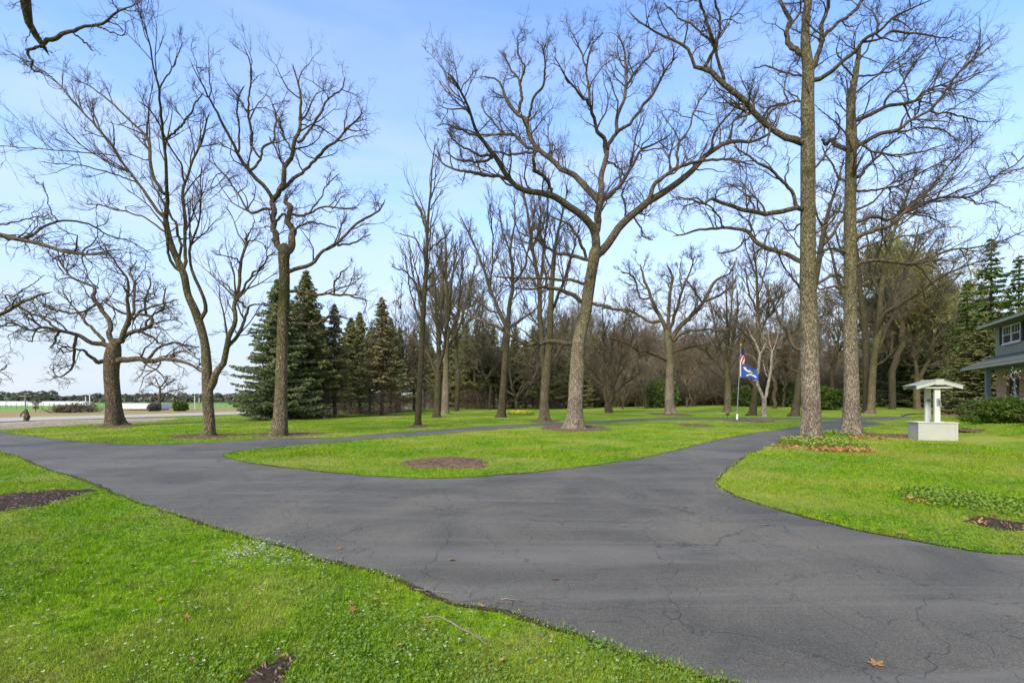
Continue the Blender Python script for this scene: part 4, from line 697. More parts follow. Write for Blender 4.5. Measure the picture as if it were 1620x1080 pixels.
# ------------------------------------------------------------------ conifers
def spruce(h, rb, seed, bare=.0, dens=1.0, leaf=.16, droop=.35, sp=.30, gap=0):
    rng = np.random.default_rng(seed); BP = []; BR = []; FC = []; FA = []; DP = []; DR = []
    z = h * .02 + .15
    while z < h * .985:
        f = 1 - z / h; L = rb * (f ** .75) * rng.uniform(.82, 1.12); nb = int(5 + 3 * f) ; a0 = rng.uniform(0, 6.28); dead = z < h * bare
        for i in range(nb):
            if gap and rng.random() < gap: continue
            az = a0 + i * 6.283 / nb + rng.normal(0, .2); l = L * rng.uniform(.65, 1.15) * (.75 if dead else 1); u = np.linspace(0, 1, 7); dr = droop * (.4 + f)
            x = u * l; zz = z + l * (-dr * u + (dr * .75) * u * u) + .05 * f * 0; sway = rng.normal(0, .05) * u * l
            q = np.stack((math.cos(az) * x - math.sin(az) * sway, math.sin(az) * x + math.cos(az) * sway, zz), 1); r = np.linspace(.012 + .008 * l, .006, 7)
            if dead: DP.append(q); DR.append(r); continue
            BP.append(q); BR.append(r); m = max(6, int(l / leaf * 8 * dens)); t = rng.uniform(.08, 1, m); k = t * 6; j = np.clip(k.astype(int), 0, 5); w = (k - j)[:, None]; c = q[j] * (1 - w) + q[j + 1] * w
            side = rng.uniform(-1, 1, m) * np.minimum(.38 * l * (1.08 - t) + .13, .95) * rng.random(m) ** .5; c = c + np.stack((-math.sin(az) * side, math.cos(az) * side, -np.abs(side) * .30 - rng.random(m) * .07), 1) + rng.normal(0, .03, (m, 3))
            a = np.stack((math.cos(az) * .5 - math.sin(az) * np.sign(side) * .7, math.sin(az) * .5 + math.cos(az) * np.sign(side) * .7, np.full(m, -.42)), 1) + rng.normal(0, .35, (m, 3)); FC.append(c); FA.append(a)
        z += sp * rng.uniform(.75, 1.2) * (.55 + .6 * f)
    c = np.concatenate(FC); a = np.concatenate(FA); a /= np.linalg.norm(a, axis=1)[:, None]; n = len(c); b = np.cross(a, rng.normal(0, 1, (n, 3))); b /= np.linalg.norm(b, axis=1)[:, None]
    s = leaf * rng.uniform(.6, 1.5, n)[:, None]; V = np.stack((c - a * s * .5, c + b * s * .26, c + a * s * .8, c - b * s * .26), 1).reshape(-1, 3)
    fo = mesh('foliage', V, [np.arange(4 * n).reshape(-1, 4)])
    T = np.stack((np.zeros(20), np.zeros(20), np.linspace(-.1, h, 20)), 1); T[:, :2] += rng.normal(0, .02, (20, 2)); tm = tubemesh('trunk', [(T[None], np.linspace(h * .014 + .03, .012, 20)[None], 10)])
    sets = [(np.stack(BP), np.stack(BR), 4)]
    if DP:
        DP = np.stack(DP); DR = np.stack(DR); sets.append((DP, DR, 4)); d = grow(DP, DR, 6, .1, 1, lambda l, t: np.clip(.35 * l, .1, .8), .006, .8, -.12, .15, 4, rng, .008); e = grow(*d, 4, .1, 1, lambda l, t: .6 * l, .005, .8, -.15, .15, 3, rng, .007); sets += [(d[0], d[1], 3), (e[0], e[1], 3)]
    return tm, tubemesh('branches', sets), fo
def put_conifer(parts, X, Y, label, group=None, fol='spruce', s=1, name='spruce_tree', cat='spruce', sxy=None):
    root = empty(name, (X, Y, float(gz(X, Y))), RN.uniform(0, 6.28)); sxy = sxy or s; root.scale = (sxy, sxy, s); tag(root, label, cat, group)
    for nm, me, m in zip(('trunk', 'branches', 'foliage'), parts, ('bark_back', 'deadneedle', fol)):
        if not me.materials: me.materials.append(M[m])
        o = bpy.data.objects.new(nm, me); C.objects.link(o); o.parent = root; o.material_slots[0].link = 'OBJECT'; o.material_slots[0].material = M[m]
    return root
def px_conifer(parts, hh, px, base, top, label, **k):
    c = hit(px, base); s = ((base - top) / F * c[1]) / hh; return put_conifer(parts, c[0], c[1], label, s=s, **k)
big = spruce(10, 3.1, 301, 0, 1.7, .15, .55, .22)
px_conifer(big, 10, 441, 663, 437, 'broad blue-green spruce with branches down to the grass, leftmost of the row', fol='spruce_blue', sxy=1.2)
SPR = [spruce(12, 3.2, 302, .22, 1.1, .20, .42, .28, .08), spruce(12, 2.9, 303, .25, .95, .19, .38, .30, .14), spruce(12, 3.1, 304, .30, .95, .19, .36, .31, .16), spruce(12, 3.5, 305, .05, 1.15, .21, .45, .29, .03)]
for v, px, b, t, f, lb in ((0, 484, 661, 424, 'spruce', 'tall spruce peeking out right of the rough cracked oak'), (1, 529, 659, 477, 'spruce_tan', 'thin sparse brownish spruce, third of the row from the left'), (0, 555, 655, 500, 'spruce', 'dark full spruce between the thin sparse one and the pointed ones'), (0, 569, 653.5, 491, 'spruce', 'dark pointed spruce just left of the tallest tan one'), (2, 604, 657, 468, 'spruce_tan', 'tan half-bare pointed spruce, tallest at the right part of the row'), (1, 632, 650, 515, 'spruce', 'small spruce between the tan pointed one and the slim straight tree'), (1, 510, 655, 508, 'spruce', 'low dark spruce right of the tall one behind the cracked oak'),
                      (2, 655, 650, 520, 'spruce_tan', 'spruce right behind the slim straight tree'), (2, 585, 652, 520, 'spruce', 'short half-bare spruce between the two pointed ones'), (1, 462, 660, 470, 'spruce', 'dark spruce behind the trunk of the rough cracked oak'), (0, 503, 659, 487, 'spruce_tan', 'olive spruce squeezed between the tallest one and the thin sparse one'), (2, 545, 652, 525, 'spruce_tan', 'short brownish spruce showing low between the third and the dark full one'), (0, 618, 653, 500, 'spruce', 'olive spruce just right of the tan half-bare pointed one')):
    px_conifer(SPR[v], 12, px, b, t, lb, fol=f, sxy=((b - t) / F * hit(px, b)[1]) / 12 * 1.14)
r_ = np.random.default_rng(44)
for i in range(24):
    px = 664 + 11 * i + r_.uniform(-5, 5); b = r_.uniform(643.5, 647); px_conifer(SPR[int(r_.integers(0, 4))], 12, px, b, r_.uniform(495, 550), 'dark spruce in the far row behind the middle of the lawn', group='spruces in the far row behind the lawn', fol='spruce')
for i in range(13):
    px = 930 + 40 * i + r_.uniform(-12, 12); Y = r_.uniform(100, 118); hh = EYE - (r_.uniform(520, 560) - HY) / F * Y
    put_conifer(SPR[3], (px - CX) / F * Y, Y, 'dark evergreen half hidden inside the back wood', 'evergreens inside the back wood', s=hh / 12, name='evergreen_tree', cat='evergreen', sxy=hh / 12 * 1.3)
PIN = [spruce(16, 3.6, 306, .05, .75, .30, .18, .62, .12), spruce(16, 4.2, 307, .0, 1.1, .27, .45, .5, .0)]
for v, px, Y, t, f, lb in ((0, 1568, 47, 372, 'pine', 'tallest green fir rising above the house roof'), (0, 1612, 44, 400, 'pine', 'green fir at the right edge above the house roof'), (0, 1530, 52, 440, 'pine', 'lighter green fir left of the tallest one')):
    put_conifer(PIN[v], (px - CX) / F * Y, Y, lb, fol=f, s=(EYE - (t - HY) / F * Y) / 16, name='fir_tree', cat='fir')
for i, (px, Y, t) in enumerate(((1385, 84, 560), (1410, 86, 540), (1440, 80, 520), (1475, 82, 530), (1500, 76, 500), (1530, 48, 520), (1555, 46, 500), (1490, 70, 470), (1590, 44, 520), (1350, 72, 560), (1425, 75, 500), (1620, 42, 480))):
    put_conifer(PIN[1], (px - CX) / F * Y, Y, 'dark drooping evergreen in the thick screen behind the well and house', 'evergreens behind the well and house', fol='spruce', s=(EYE - (t - HY) / F * Y) / 16, name='evergreen_tree', cat='evergreen', sxy=(EYE - (t - HY) / F * Y) / 16 * 1.35)

# ------------------------------------------------------------------ far woods as masses
def far_mass(name, label, items, leaf, matr, seed):
    rng = np.random.default_rng(seed); out = []
    for x, y, h, w in items:
        n = int(260); d = rng.normal(0, 1, (n, 3)); d /= np.linalg.norm(d, axis=1)[:, None]; ev = rng.random() < .45
        zz = rng.random(n); r = ((1 - zz) ** .8 if ev else np.sqrt(np.clip(1 - (2 * zz - 1) ** 2, 0.05, 1))) * w * (.55 if ev else .8)
        az = rng.random(n) * 6.28; rr = r * rng.uniform(.5, 1, n); out.append(np.stack((x + rr * np.cos(az), y + rr * np.sin(az), gz(x, y) + zz * h), 1))
    c = np.concatenate(out); n = len(c); a = rng.normal(0, 1, (n, 3)); a /= np.linalg.norm(a, axis=1)[:, None]; b = np.cross(a, rng.normal(0, 1, (n, 3))); b /= np.linalg.norm(b, axis=1)[:, None]
    s = leaf * rng.uniform(.5, 1.4, n)[:, None]; V = np.stack((c - a * s, c + b * s, c + a * s, c - b * s), 1).reshape(-1, 3)
    o = link(name, mesh(name, V, [np.arange(4 * n).reshape(-1, 4)]), M[matr]); tag(o, label, 'wood', kind='stuff')
r_ = np.random.default_rng(45)
it = []
for i in range(620):
    px = r_.uniform(-420, 900); Y = r_.uniform(390, 430); h = r_.uniform(4.5, 8) * (1.25 if px < 85 and r_.random() < .7 else 1) * (.8 if 85 < px < 150 else 1); it.append(((px - CX) / F * Y, Y, h, r_.uniform(5, 9)))
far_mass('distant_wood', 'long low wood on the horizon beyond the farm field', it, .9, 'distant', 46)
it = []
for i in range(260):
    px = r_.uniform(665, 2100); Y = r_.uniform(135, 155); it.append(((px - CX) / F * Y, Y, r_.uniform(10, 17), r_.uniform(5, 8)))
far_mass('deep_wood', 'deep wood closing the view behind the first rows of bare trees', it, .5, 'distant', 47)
# ------------------------------------------------------------------ far left: field side things
def fhit(px, py): return hit(px, py)
M['white'] = plain('white', (.72, .72, .70), .6, .04, 2); M['pole'] = plain('pole', (.26, .24, .20), .8, .1, 2); M['wood_grey'] = plain('wood_grey', (.22, .18, .14), .9, .3, 6, .02)
c = fhit(230, 648.3); D_ = c[1]; w = 62 / F * D_; hh = 10.5 / F * D_
t = empty('storage_trailer', c, .05); tag(t, 'long low white trailer body parked at the field edge beyond the country road', 'trailer')
B().box(-w / 2, -1.2, .14, w / 2, 1.2, hh).build('body', M['white'], t, .04)
b = B()
for i in range(1, 14): b.box(-w / 2 + i * w / 14 - .03, -1.22, .16, -w / 2 + i * w / 14 + .03, -1.2, hh - .05)
b.build('wall_ribs', M['white'], t); b = B().box(-w / 2 + .2, -1.0, .05, w / 2 - .2, 1.0, .135)
b.build('chassis', M['deadneedle'], t)
for xx in (-w / 2 + 1.6, -w / 2 + 2.9, w / 2 - 1.8): B().tube([(xx, -1.19, .13), (xx, 1.19, .13)], .13, 14).build('wheel', M['soil'], t)
c = fhit(60, 641.2); D_ = c[1]; t = empty('greenhouse', c, .02); tag(t, 'very long low white poly tunnel on the far field at the left', 'greenhouse')
Lg = 200 / F * D_; b = B(); n = 12; prof = [(Lg * -.75, -3 * math.cos(math.pi * i / n), 1.9 * math.sin(math.pi * i / n)) for i in range(n + 1)]
b.prism(prof, (Lg * 1.15, 0, 0)); b.build('cover', M['white'], t, smooth=False)
b = B()
for i in range(14):
    x = Lg * (-.75 + 1.15 * i / 13); b.tube([(x, 3.03 * -math.cos(math.pi * k / 8), 1.93 * math.sin(math.pi * k / 8)) for k in range(9)], .05, 4)
b.build('hoops', M['pole'], t)
for px, y0, y1, lb in ((135.5, 647.5, 627, 'shorter of the two white poles left of the old thick oak'), (142, 648.8, 623, 'taller of the two white poles left of the old thick oak'), (308, 646.8, 626, 'taller white pole right of the white trailer'), (315, 646.2, 629, 'shorter white pole right of the white trailer')):
    c = fhit(px, y0); h_ = (y0 - y1) / F * c[1]; t = empty('white_pole', c); tag(t, lb, 'pole'); B().tube([(0, 0, -.1), (0, 0, h_)], .05, 8).build('shaft', M['white'], t); B().tube([(0, 0, h_), (0, 0, h_ + .08)], .07, 8).build('cap', M['pole'], t)
for px, y0, y1, lb in ((40, 650, 621, 'wooden utility post beside the small budding tree'), (11, 645, 627, 'short utility post at the far left edge of the field')):
    c = fhit(px, y0); h_ = (y0 - y1) / F * c[1]; t = empty('utility_pole', c); tag(t, lb, 'utility pole'); B().tube([(0, 0, -.1), (0, 0, h_)], [.09, .06], 8).build('shaft', M['pole'], t); B().box(-.8, -.06, h_ - .5, .8, .06, h_ - .36).build('crossarm', M['wood_grey'], t)
c0 = fhit(0, 647.5); c1 = fhit(365, 646.5); t = empty('wire_fence', c0); tag(t, 'thin pale wire fence along the edge of the farm field', 'fence'); d = c1 - c0; npst = 44
b = B()
for k in range(3): b.tube([tuple(d * u + (0, 0, .35 + .35 * k + 0)) for u in np.linspace(0, 1, 24)], .025, 4)
b.build('wires', M['pole'], t)
for i in range(npst): q = d * i / (npst - 1); q[2] = float(gz(*(c0 + q)[:2])) - c0[2]; B().tube([tuple(q - (0, 0, .1)), tuple(q + (0, 0, 1.0))], .04, 5).build('post', M['pole'], t)
traced('lone_tree', 'lone spreading bare tree next to the white trailer', 'tree', (252.5, 649), (252.7,649.5,7, 252.5,646,5.5, 252,635,5, 252.7,624,4.5, 253.4,614,3.5, 253.4,611,2), s3('254,612,3;261.5,603.6,2.2;267,594,1.2', '255,617,2.5;267,606,2;280,600,1.2', '252,611,2.5;246.6,599.5,2;242,595,1.2', '251,613,2.5;240,608,2;229,612,1.2', '250,629,2.5;238.4,622.6,2;223.5,626,1.2', '254,634,3;263,622.6,2.5;278,617,2;295.5,615,1.2', '264,622,2;275,625,1.5;286,631,1'), dict(OAK, sp=.35, L=1.0, n2=4, n3=2, n4=0), 34, ('bark_left_oak', 'limb', 'twig'), leaves=60, tc0=.7)
px_tree('oak', 0, 57, 652, 616, 'small budding tree with a dark thin trunk across the road at the left', name='budding_tree', trunk='bark_mid', crown='twig_mid')
c = fhit(57, 652); o = link('leafy_crown', leafball(71, 900, 1.5, 1.2, .9, .3), M['bud'], bpy.data.objects[[q.name for q in C.objects if q.get('label', '').startswith('small budding tree with a dark')][0]], (0, 0, 2.6))
for px, y0, y1, w, mm, lb in ((285, 650, 635, 17, 'hedge', 'round green bush beside the lone bare tree at the field edge'), (244, 650, 638, 9, 'distant', 'brown bush left of the lone bare tree at the field edge')):
    c = fhit(px, y0); D_ = c[1]; o = link('field_bush', leafball(72 + int(px), 1500, w / 2 / F * D_ * 1.1, 1.0, (y0 - y1) / F * D_ * .55, .2), M[mm], None, c); tag(o, lb, 'bush')
# brush pile
c = fhit(120, 652); D_ = c[1]; rng = np.random.default_rng(5); n = 260; W = 25 / F * D_; az = rng.random(n) * 3.14; P = []
for i in range(n):
    x = rng.normal(0, W * .33); y = rng.normal(0, 1.0); z = abs(rng.normal(0, .28)) * max(.1, 1 - abs(x) / W); l = rng.uniform(.3, .8); a = rng.uniform(0, 6.28); e = rng.normal(0, .2)
    dd = np.array((math.cos(a) * math.cos(e), math.sin(a) * math.cos(e), abs(math.sin(e)))) * l; u = np.linspace(-.5, 1, 5)[:, None]; P.append(np.array((x, y, z)) + dd * u + rng.normal(0, .08, (5, 3)) + (0, 0, .25 * math.exp(-(x / W / .5) ** 2)))
P = np.stack(P); P[..., 2] = np.abs(P[..., 2]); R = np.repeat(np.linspace(.05, .02, 5)[None], n, 0); g = grow(P, R, 5, .2, 1, lambda l, t: .5 * l, .01, .7, .02, .25, 4, rng, .014)
g[0][..., 2] = np.abs(g[0][..., 2]); o = link('brush_pile', tubemesh('brush_pile', [(P, R, 5), (g[0], g[1], 3)]), M['brush'], None, c); tag(o, 'brown heap of cut branches across the country road', 'brush pile')
# stump by the road
c = hit(41, 666); D_ = c[1]; hs = 19 / F * D_; z = np.linspace(-.05, hs, 22); T = np.stack((.05 * np.sin(z * 5) + .02 * z, 0 * z, z), 1); R = np.interp(z, [0, .1 * hs, .35 * hs, .6 * hs, .85 * hs, hs], [.19, .12, .17, .12, .10, .06]); V, Q = flare(T, R, 16, np.random.default_rng(6), .12, .4)
t = empty('carved_stump', c); tag(t, 'weathered grey stump standing in the gravel by the country road', 'stump'); link('stump', mesh('stump', V, [Q], True), M['bark_left_oak'], t); B().tube([(-.06, -.1, hs * .8), (-.22, -.12, hs * .55), (-.25, -.1, hs * .35)], [.05, .04, .02], 6).build('broken_root', M['bark_left_oak'], t, smooth=True)

# ------------------------------------------------------------------ wishing well
M['well'] = plain('well', (.42, .42, .36), .6, .06, 3, .004); M['wellwhite'] = plain('wellwhite', (.56, .55, .49), .55, .05, 3); M['wellroof'] = plain('wellroof', (.37, .39, .34), .7, .1, 5, .004); M['darkmetal'] = plain('darkmetal', (.05, .05, .05), .5, .2, 5); M['galv'] = plain('galv', (.22, .225, .22), .45, .15, 8)
A0 = hit(1453.3, 696); A1 = hit(1515, 697.3); fx = (A1 - A0)[:2]; Wd = np.linalg.norm(fx); ang = math.atan2(fx[1], fx[0]); ang = min(max(ang, -.6), .1)
t = empty('wishing_well', (A0[0], A0[1], 0), ang); tag(t, 'pale grey wooden wishing well with a low gabled roof on the right lawn', 'wishing well')
W_ = Wd; Dp = .8; H_ = .62
b = B(); nb = 13
for i in range(nb):
    x0 = W_ * i / nb + .0008; x1 = W_ * (i + 1) / nb - .0008
    b.box(x0, 0, 0, x1, .022, H_); b.box(x0, Dp - .022, 0, x1, Dp, H_)
for i in range(11):
    y0 = .024 + (Dp - .048) * i / 11 + .002; y1 = .024 + (Dp - .048) * (i + 1) / 11 - .002; b.box(.0, y0, 0, .022, y1, H_); b.box(W_ - .022, y0, 0, W_, y1, H_)
b.build('box_boards', M['well'], t)
B().box(-.012, -.012, 0, .055, -.001, H_ - .02).build('corner_trim', M['well'], t)
B().box(W_ - .055, -.012, 0, W_ + .012, -.001, H_ - .02).build('corner_trim', M['well'], t)
B().box(-.03, -.03, H_, W_ + .03, .08, H_ + .03).box(-.03, Dp - .08, H_, W_ + .03, Dp + .03, H_ + .03).box(-.03, .082, H_, .08, Dp - .082, H_ + .03).box(W_ - .08, .082, H_, W_ + .03, Dp - .082, H_ + .03).box(.05, .05, H_ - .06, W_ - .05, Dp - .05, H_ - .03).build('rim', M['wellwhite'], t, .004)
PH = 1.86
for yy in (.02, Dp - .14): B().box(W_ / 2 - .085, yy, .1, W_ / 2 + .085, yy + .11, PH).build('post', M['wellwhite'], t, .006)
RW = .70; RH = .22; RZ = 2.17; xc = W_ / 2; y0 = -.13; y1 = Dp + .12
for sg, nm in ((-1, 'roof_slope'), (1, 'roof_slope')):
    b = B(); kk = 6
    for i in range(kk):
        u0 = i / kk; u1 = (i + 1.12) / kk; za = RZ - RH * u0; zb = RZ - RH * min(u1, 1.02); b.prism([(xc + sg * RW * u0, y0, za + .006), (xc + sg * RW * min(u1, 1.02), y0, zb + .020), (xc + sg * RW * min(u1, 1.02), y0, zb + .004), (xc + sg * RW * u0, y0, za - .01)], (0, y1 - y0, 0))
    b.build(nm, M['wellroof'], t)
for yy in (y0 + .02, y1 - .05):
    b = B()
    for sg in (-1, 1): b.prism([(xc + sg * .1, yy, RZ - .04), (xc + sg * (RW - .03), yy, RZ - RH - .005), (xc + sg * (RW - .03), yy, RZ - RH - .13), (xc + sg * .1, yy, RZ - .17)], (0, .03, 0))
    b.build('gable_board', M['well'], t)
    B().box(xc - .13, yy - .02 if yy < 0 else yy + .03, RZ - .20, xc + .13, yy - .001 if yy < 0 else yy + .05, RZ + .005).build('gable_block', M['well'], t, .005)
B().box(xc - .4, y0 + .06, PH - .001, xc + .4, y1 - .06, PH + .035).build('roof_tie', M['wellwhite'], t)
B().tube([(xc, .15, 1.42), (xc, Dp - .15, 1.42)], .045, 10).build('spindle', M['wood_grey'], t)
B().tube([(xc + .02, .02, 1.42), (xc + .02, -.09, 1.42), (xc + .06, -.10, 1.2), (xc + .07, -.2, 1.19)], .014, 8).box(xc - .03, -.012, 1.25, xc + .06, .018, 1.5).build('crank_handle', M['galv'], t)
B().tube([(xc + .03, .3, 1.40), (xc + .03, .3, .66)], .012, 6).build('rope', M['wood_grey'], t)
b = B(); b.tube([(xc - .03, .25, .58), (xc - .03, .25, .72)], [.07, .09], 12); b.build('bucket', M['galv'], t)

# ------------------------------------------------------------------ flagpole and flags
M['usred'] = plain('usred', (.50, .02, .04), .8, .05); M['uswhite'] = plain('uswhite', (.80, .78, .76), .8, .03); M['usblue'] = plain('usblue', (.02, .035, .13), .8, .05); M['navy'] = plain('navy', (.03, .09, .36), .8, .08); M['gold'] = plain('gold', (.70, .42, .06), .7, .1)
c = hit(1166, 664); PT_ = 1.45 + (HY - 546) / F * c[1]
t = empty('flagpole', c); tag(t, 'thin grey flagpole with a white base sleeve, slightly leaning', 'flagpole')
lean = (1172 - 1166) / F * c[1]
B().tube([(0, 0, .35), (lean, 0, PT_)], [.04, .025], 10).build('pole', M['galv'], t); B().tube([(0, 0, -.05), (.015, 0, .42)], .07, 10).build('base_sleeve', M['uswhite'], t)
B().tube([(lean, 0, PT_ - .02), (lean, 0, PT_ + .03), (lean, 0, PT_ + .1)], [.03, .07, .03], 10).build('finial', M['gold'], t); B().tube([(.06 + lean * .3, -.05, 1.5), (.06 + lean * .3, .05, 1.5)], .08, 8).build('cleat', M['darkmetal'], t)
Dp_ = c[1]; sc1 = Dp_ / F
def cloth(fn, nu, nv, th=.006):
    U, V_ = np.meshgrid(np.linspace(0, 1, nu), np.linspace(0, 1, nv), indexing='ij'); P = fn(U, V_); return P
def grid_mesh(name, P, quads_mask=None):
    nu, nv = P.shape[:2]; i = np.arange(nu - 1)[:, None] * nv; j = np.arange(nv - 1)[None]; Q = np.stack((i + j, i + j + nv, i + j + nv + 1, i + j + 1), -1); Q = Q.reshape(-1, 4) if quads_mask is None else Q[quads_mask]
    return mesh(name, P.reshape(-1, 3), [Q], True)
# blue flag: hoist x 1170.5, y 571..594; fly end x 1199, y 590..602
def bf(U, V_):
    x = (1170.3 + 28 * U - 1166) * sc1; top = 571 + 17 * U + 2 * np.sin(U * 5); bot = 594.5 + 7 * U + 1.5 * np.sin(U * 6 + 1); y = top + (bot - top) * V_
    return np.stack((x, -.06 + .07 * np.sin(U * 9 + V_ * 2.2) * U, EYE - (y - HY) * sc1 - c[2]), -1)
P = cloth(bf, 41, 25); f = empty('navy_flag', (c[0], c[1], c[2])); tag(f, 'blue flag with a white and gold winged emblem flying below the striped flag', 'flag')
U, V_ = np.meshgrid((np.arange(40) + .5) / 40, (np.arange(24) + .5) / 24, indexing='ij')
link('cloth', grid_mesh('cloth', P), M['navy'], f)
yaxis = np.array((0, -1, 0))
wing = ((np.abs(V_ - (.24 + .50 * (U - .2))) < .13 * np.sin(np.clip((U - .17) / .55, 0, 1) * np.pi) ** .6 + .0) & (U > .17) & (U < .72) & ~((U > .35) & (U < .5) & (V_ < .33)))
gold = ((U - .60) ** 2 / .018 + (V_ - .47) ** 2 / .012 < 1); rib = (np.abs(V_ - (.80 - .12 * np.sin((U - .4) * 5))) < .075) & (U > .36) & (U < .9) & ~((np.arange(40)[:, None] % 5 == 2) & (np.abs(V_ - (.80 - .12 * np.sin((U - .4) * 5))) < .03))
for sgn in (-1, 1):
    link('eagle_wing', grid_mesh('eagle_wing', P + yaxis * .006 * sgn, wing & ~gold), M['uswhite'], f); link('gold_crest', grid_mesh('gold_crest', P + yaxis * .009 * sgn, gold), M['gold'], f); link('ribbon', grid_mesh('ribbon', P + yaxis * .006 * sgn, rib), M['uswhite'], f)
link('hoist_band', grid_mesh('hoist_band', P[:3] + yaxis * .008), M['uswhite'], f)
# striped flag hanging limp: x 1171..1178, y 549..577
def uf(U, V_):
    x = (1171 + 7.5 * U * (.75 + .25 * V_) - 1166) * sc1; y = 549 + 2.5 * U + 27 * V_
    return np.stack((x, -.04 + .10 * np.sin(U * 13 + V_ * 1.5), EYE - (y - HY) * sc1 - c[2]), -1)
P = cloth(uf, 40, 79); f = empty('striped_flag', (c[0], c[1], c[2])); tag(f, 'limp red, white and blue stars and stripes flag at the top of the pole', 'flag')
U, V_ = np.meshgrid((np.arange(39) + .5) / 39, (np.arange(78) + .5) / 78, indexing='ij'); can = V_ < .42
stripe = (np.floor((U * .55 + V_ * .40) * 14).astype(int) % 2 == 0)
link('canton', grid_mesh('canton', P, can), M['usblue'], f); link('red_stripes', grid_mesh('red_stripes', P, ~can & stripe), M['usred'], f); link('white_stripes', grid_mesh('white_stripes', P, ~can & ~stripe), M['uswhite'], f)
st_ = can & (np.arange(39)[:, None] % 6 == 2) & (np.arange(78)[None] % 7 == 3); link('stars', grid_mesh('stars', P + yaxis * .006, st_), M['uswhite'], f)
c = hit(1151, 665); t = empty('garden_spotlight', c); tag(t, 'small black spotlight on a thin stake beside the flagpole bed', 'spotlight')
B().tube([(0, 0, -.05), (0, 0, .38)], .012, 6).build('stake', M['darkmetal'], t); B().tube([(-.02, 0, .36), (0, 0, .44), (.02, 0, .5)], [.05, .14, .13], 10).build('lamp_head', M['darkmetal'], t); B().tube([(-.13, 0, .48), (.13, 0, .52)], .02, 6).build('bracket', M['darkmetal'], t)

# ------------------------------------------------------------------ house
def brickmat():
    m, N, L, p = mat('brick'); v = coords(N, L); s = N.new('ShaderNodeSeparateXYZ'); L.new(v, s.inputs[0]); cb = N.new('ShaderNodeCombineXYZ'); ad = N.new('ShaderNodeMath'); ad.operation = 'ADD'
    L.new(s.outputs['X'], ad.inputs[0]); L.new(s.outputs['Y'], ad.inputs[1]); L.new(ad.outputs[0], cb.inputs['X']); L.new(s.outputs['Z'], cb.inputs['Y'])
    b = N.new('ShaderNodeTexBrick'); b.inputs['Scale'].default_value = 1; b.inputs['Brick Width'].default_value = .21; b.inputs['Row Height'].default_value = .075; b.inputs['Mortar Size'].default_value = .008
    b.inputs['Color1'].default_value = (.62, .34, .17, 1); b.inputs['Color2'].default_value = (.48, .26, .125, 1); b.inputs['Mortar'].default_value = (.42, .36, .28, 1); L.new(cb.outputs[0], b.inputs['Vector'])
    n = noise(N, L, v, 7, 3); r = ramp(N, (.3, (.75, .75, .75)), (.7, (1.3, 1.25, 1.2))); L.new(n.outputs[0], r.inputs[0]); cc = mixc(N, L, 1, b.outputs[0], r.outputs[0], 'MULTIPLY'); L.new(cc, p.inputs['Base Color']); p.inputs['Roughness'].default_value = .9
    bump(N, L, b.outputs['Fac'], p, -.5, .008); return m
M['brick'] = brickmat(); M['siding'] = plain('siding', (.36, .375, .285), .7, .08, 2); M['sidinglight'] = plain('sidinglight', (.34, .40, .36), .7, .08, 2); M['fascia'] = plain('fascia', (.24, .25, .17), .7, .08, 2); M['trimlight'] = plain('trimlight', (.42, .42, .32), .6, .05, 2)
M['shingle'] = plain('shingle', (.13, .13, .112), .95, .45, 14, .01); M['postgrey'] = plain('postgrey', (.22, .24, .22), .6, .06, 2); M['shutter'] = plain('shutter', (.025, .028, .028), .6, .1, 2); M['soffit'] = plain('soffit', (.16, .17, .14), .8, .06, 2)
mg, N, L, p = mat('glass'); p.inputs['Base Color'].default_value = (.02, .025, .028, 1); p.inputs['Roughness'].default_value = .03; p.inputs['Specular IOR Level'].default_value = .9; M['glass'] = mg
# local frame: x along the front towards the camera, y into the house
zb = .43; t = empty('house', (HC[0], HC[1], 0), math.atan2(HF[1], HF[0])); tag(t, 'two-storey house with brick below, sage green board siding above and a porch roof', 'house')
SGN = 1.0  # local +y is left of +x; house interior lies at HG: check
ly = np.array((-math.sin(math.atan2(HF[1], HF[0])), math.cos(math.atan2(HF[1], HF[0]))))
SGN = 1.0 if ly @ HG > 0 else -1.0
def hb(b, x0, y0, z0, x1, y1, z1):
    ya, yb_ = sorted((y0 * SGN, y1 * SGN)); return b.box(x0, ya, z0, x1, yb_, z1)
LH = 14.0; WH = 8.5
b = B(); hb(b, .0, .0, 3.1, LH, WH, 5.66)
for wx0, wx1, wz0, wz1 in (): pass
b.build('upper_wall', M['siding'], t)
b = B(); x = .0
while x < LH: hb(b, x, -.022, 3.1, x + .04, -.001, 5.64); x += .22
y = .1
while y < WH: hb(b, -.022, y, 3.1, -.001, y + .04, 5.64); y += .22
b.build('battens', M['siding'], t)
b = B(); hb(b, .03, .03, -.1, 1.33, WH - .03, 3.0); hb(b, 2.85, .03, -.1, LH - .03, WH - .03, 3.0); hb(b, 1.33, .25, -.1, 2.85, WH - .03, 3.0); b.build('brick_wall', M['brick'], t)
b = B(); hb(b, -.03, -.03, 2.99, LH, .02, 3.32); b.build('frieze', M['sidinglight'], t)
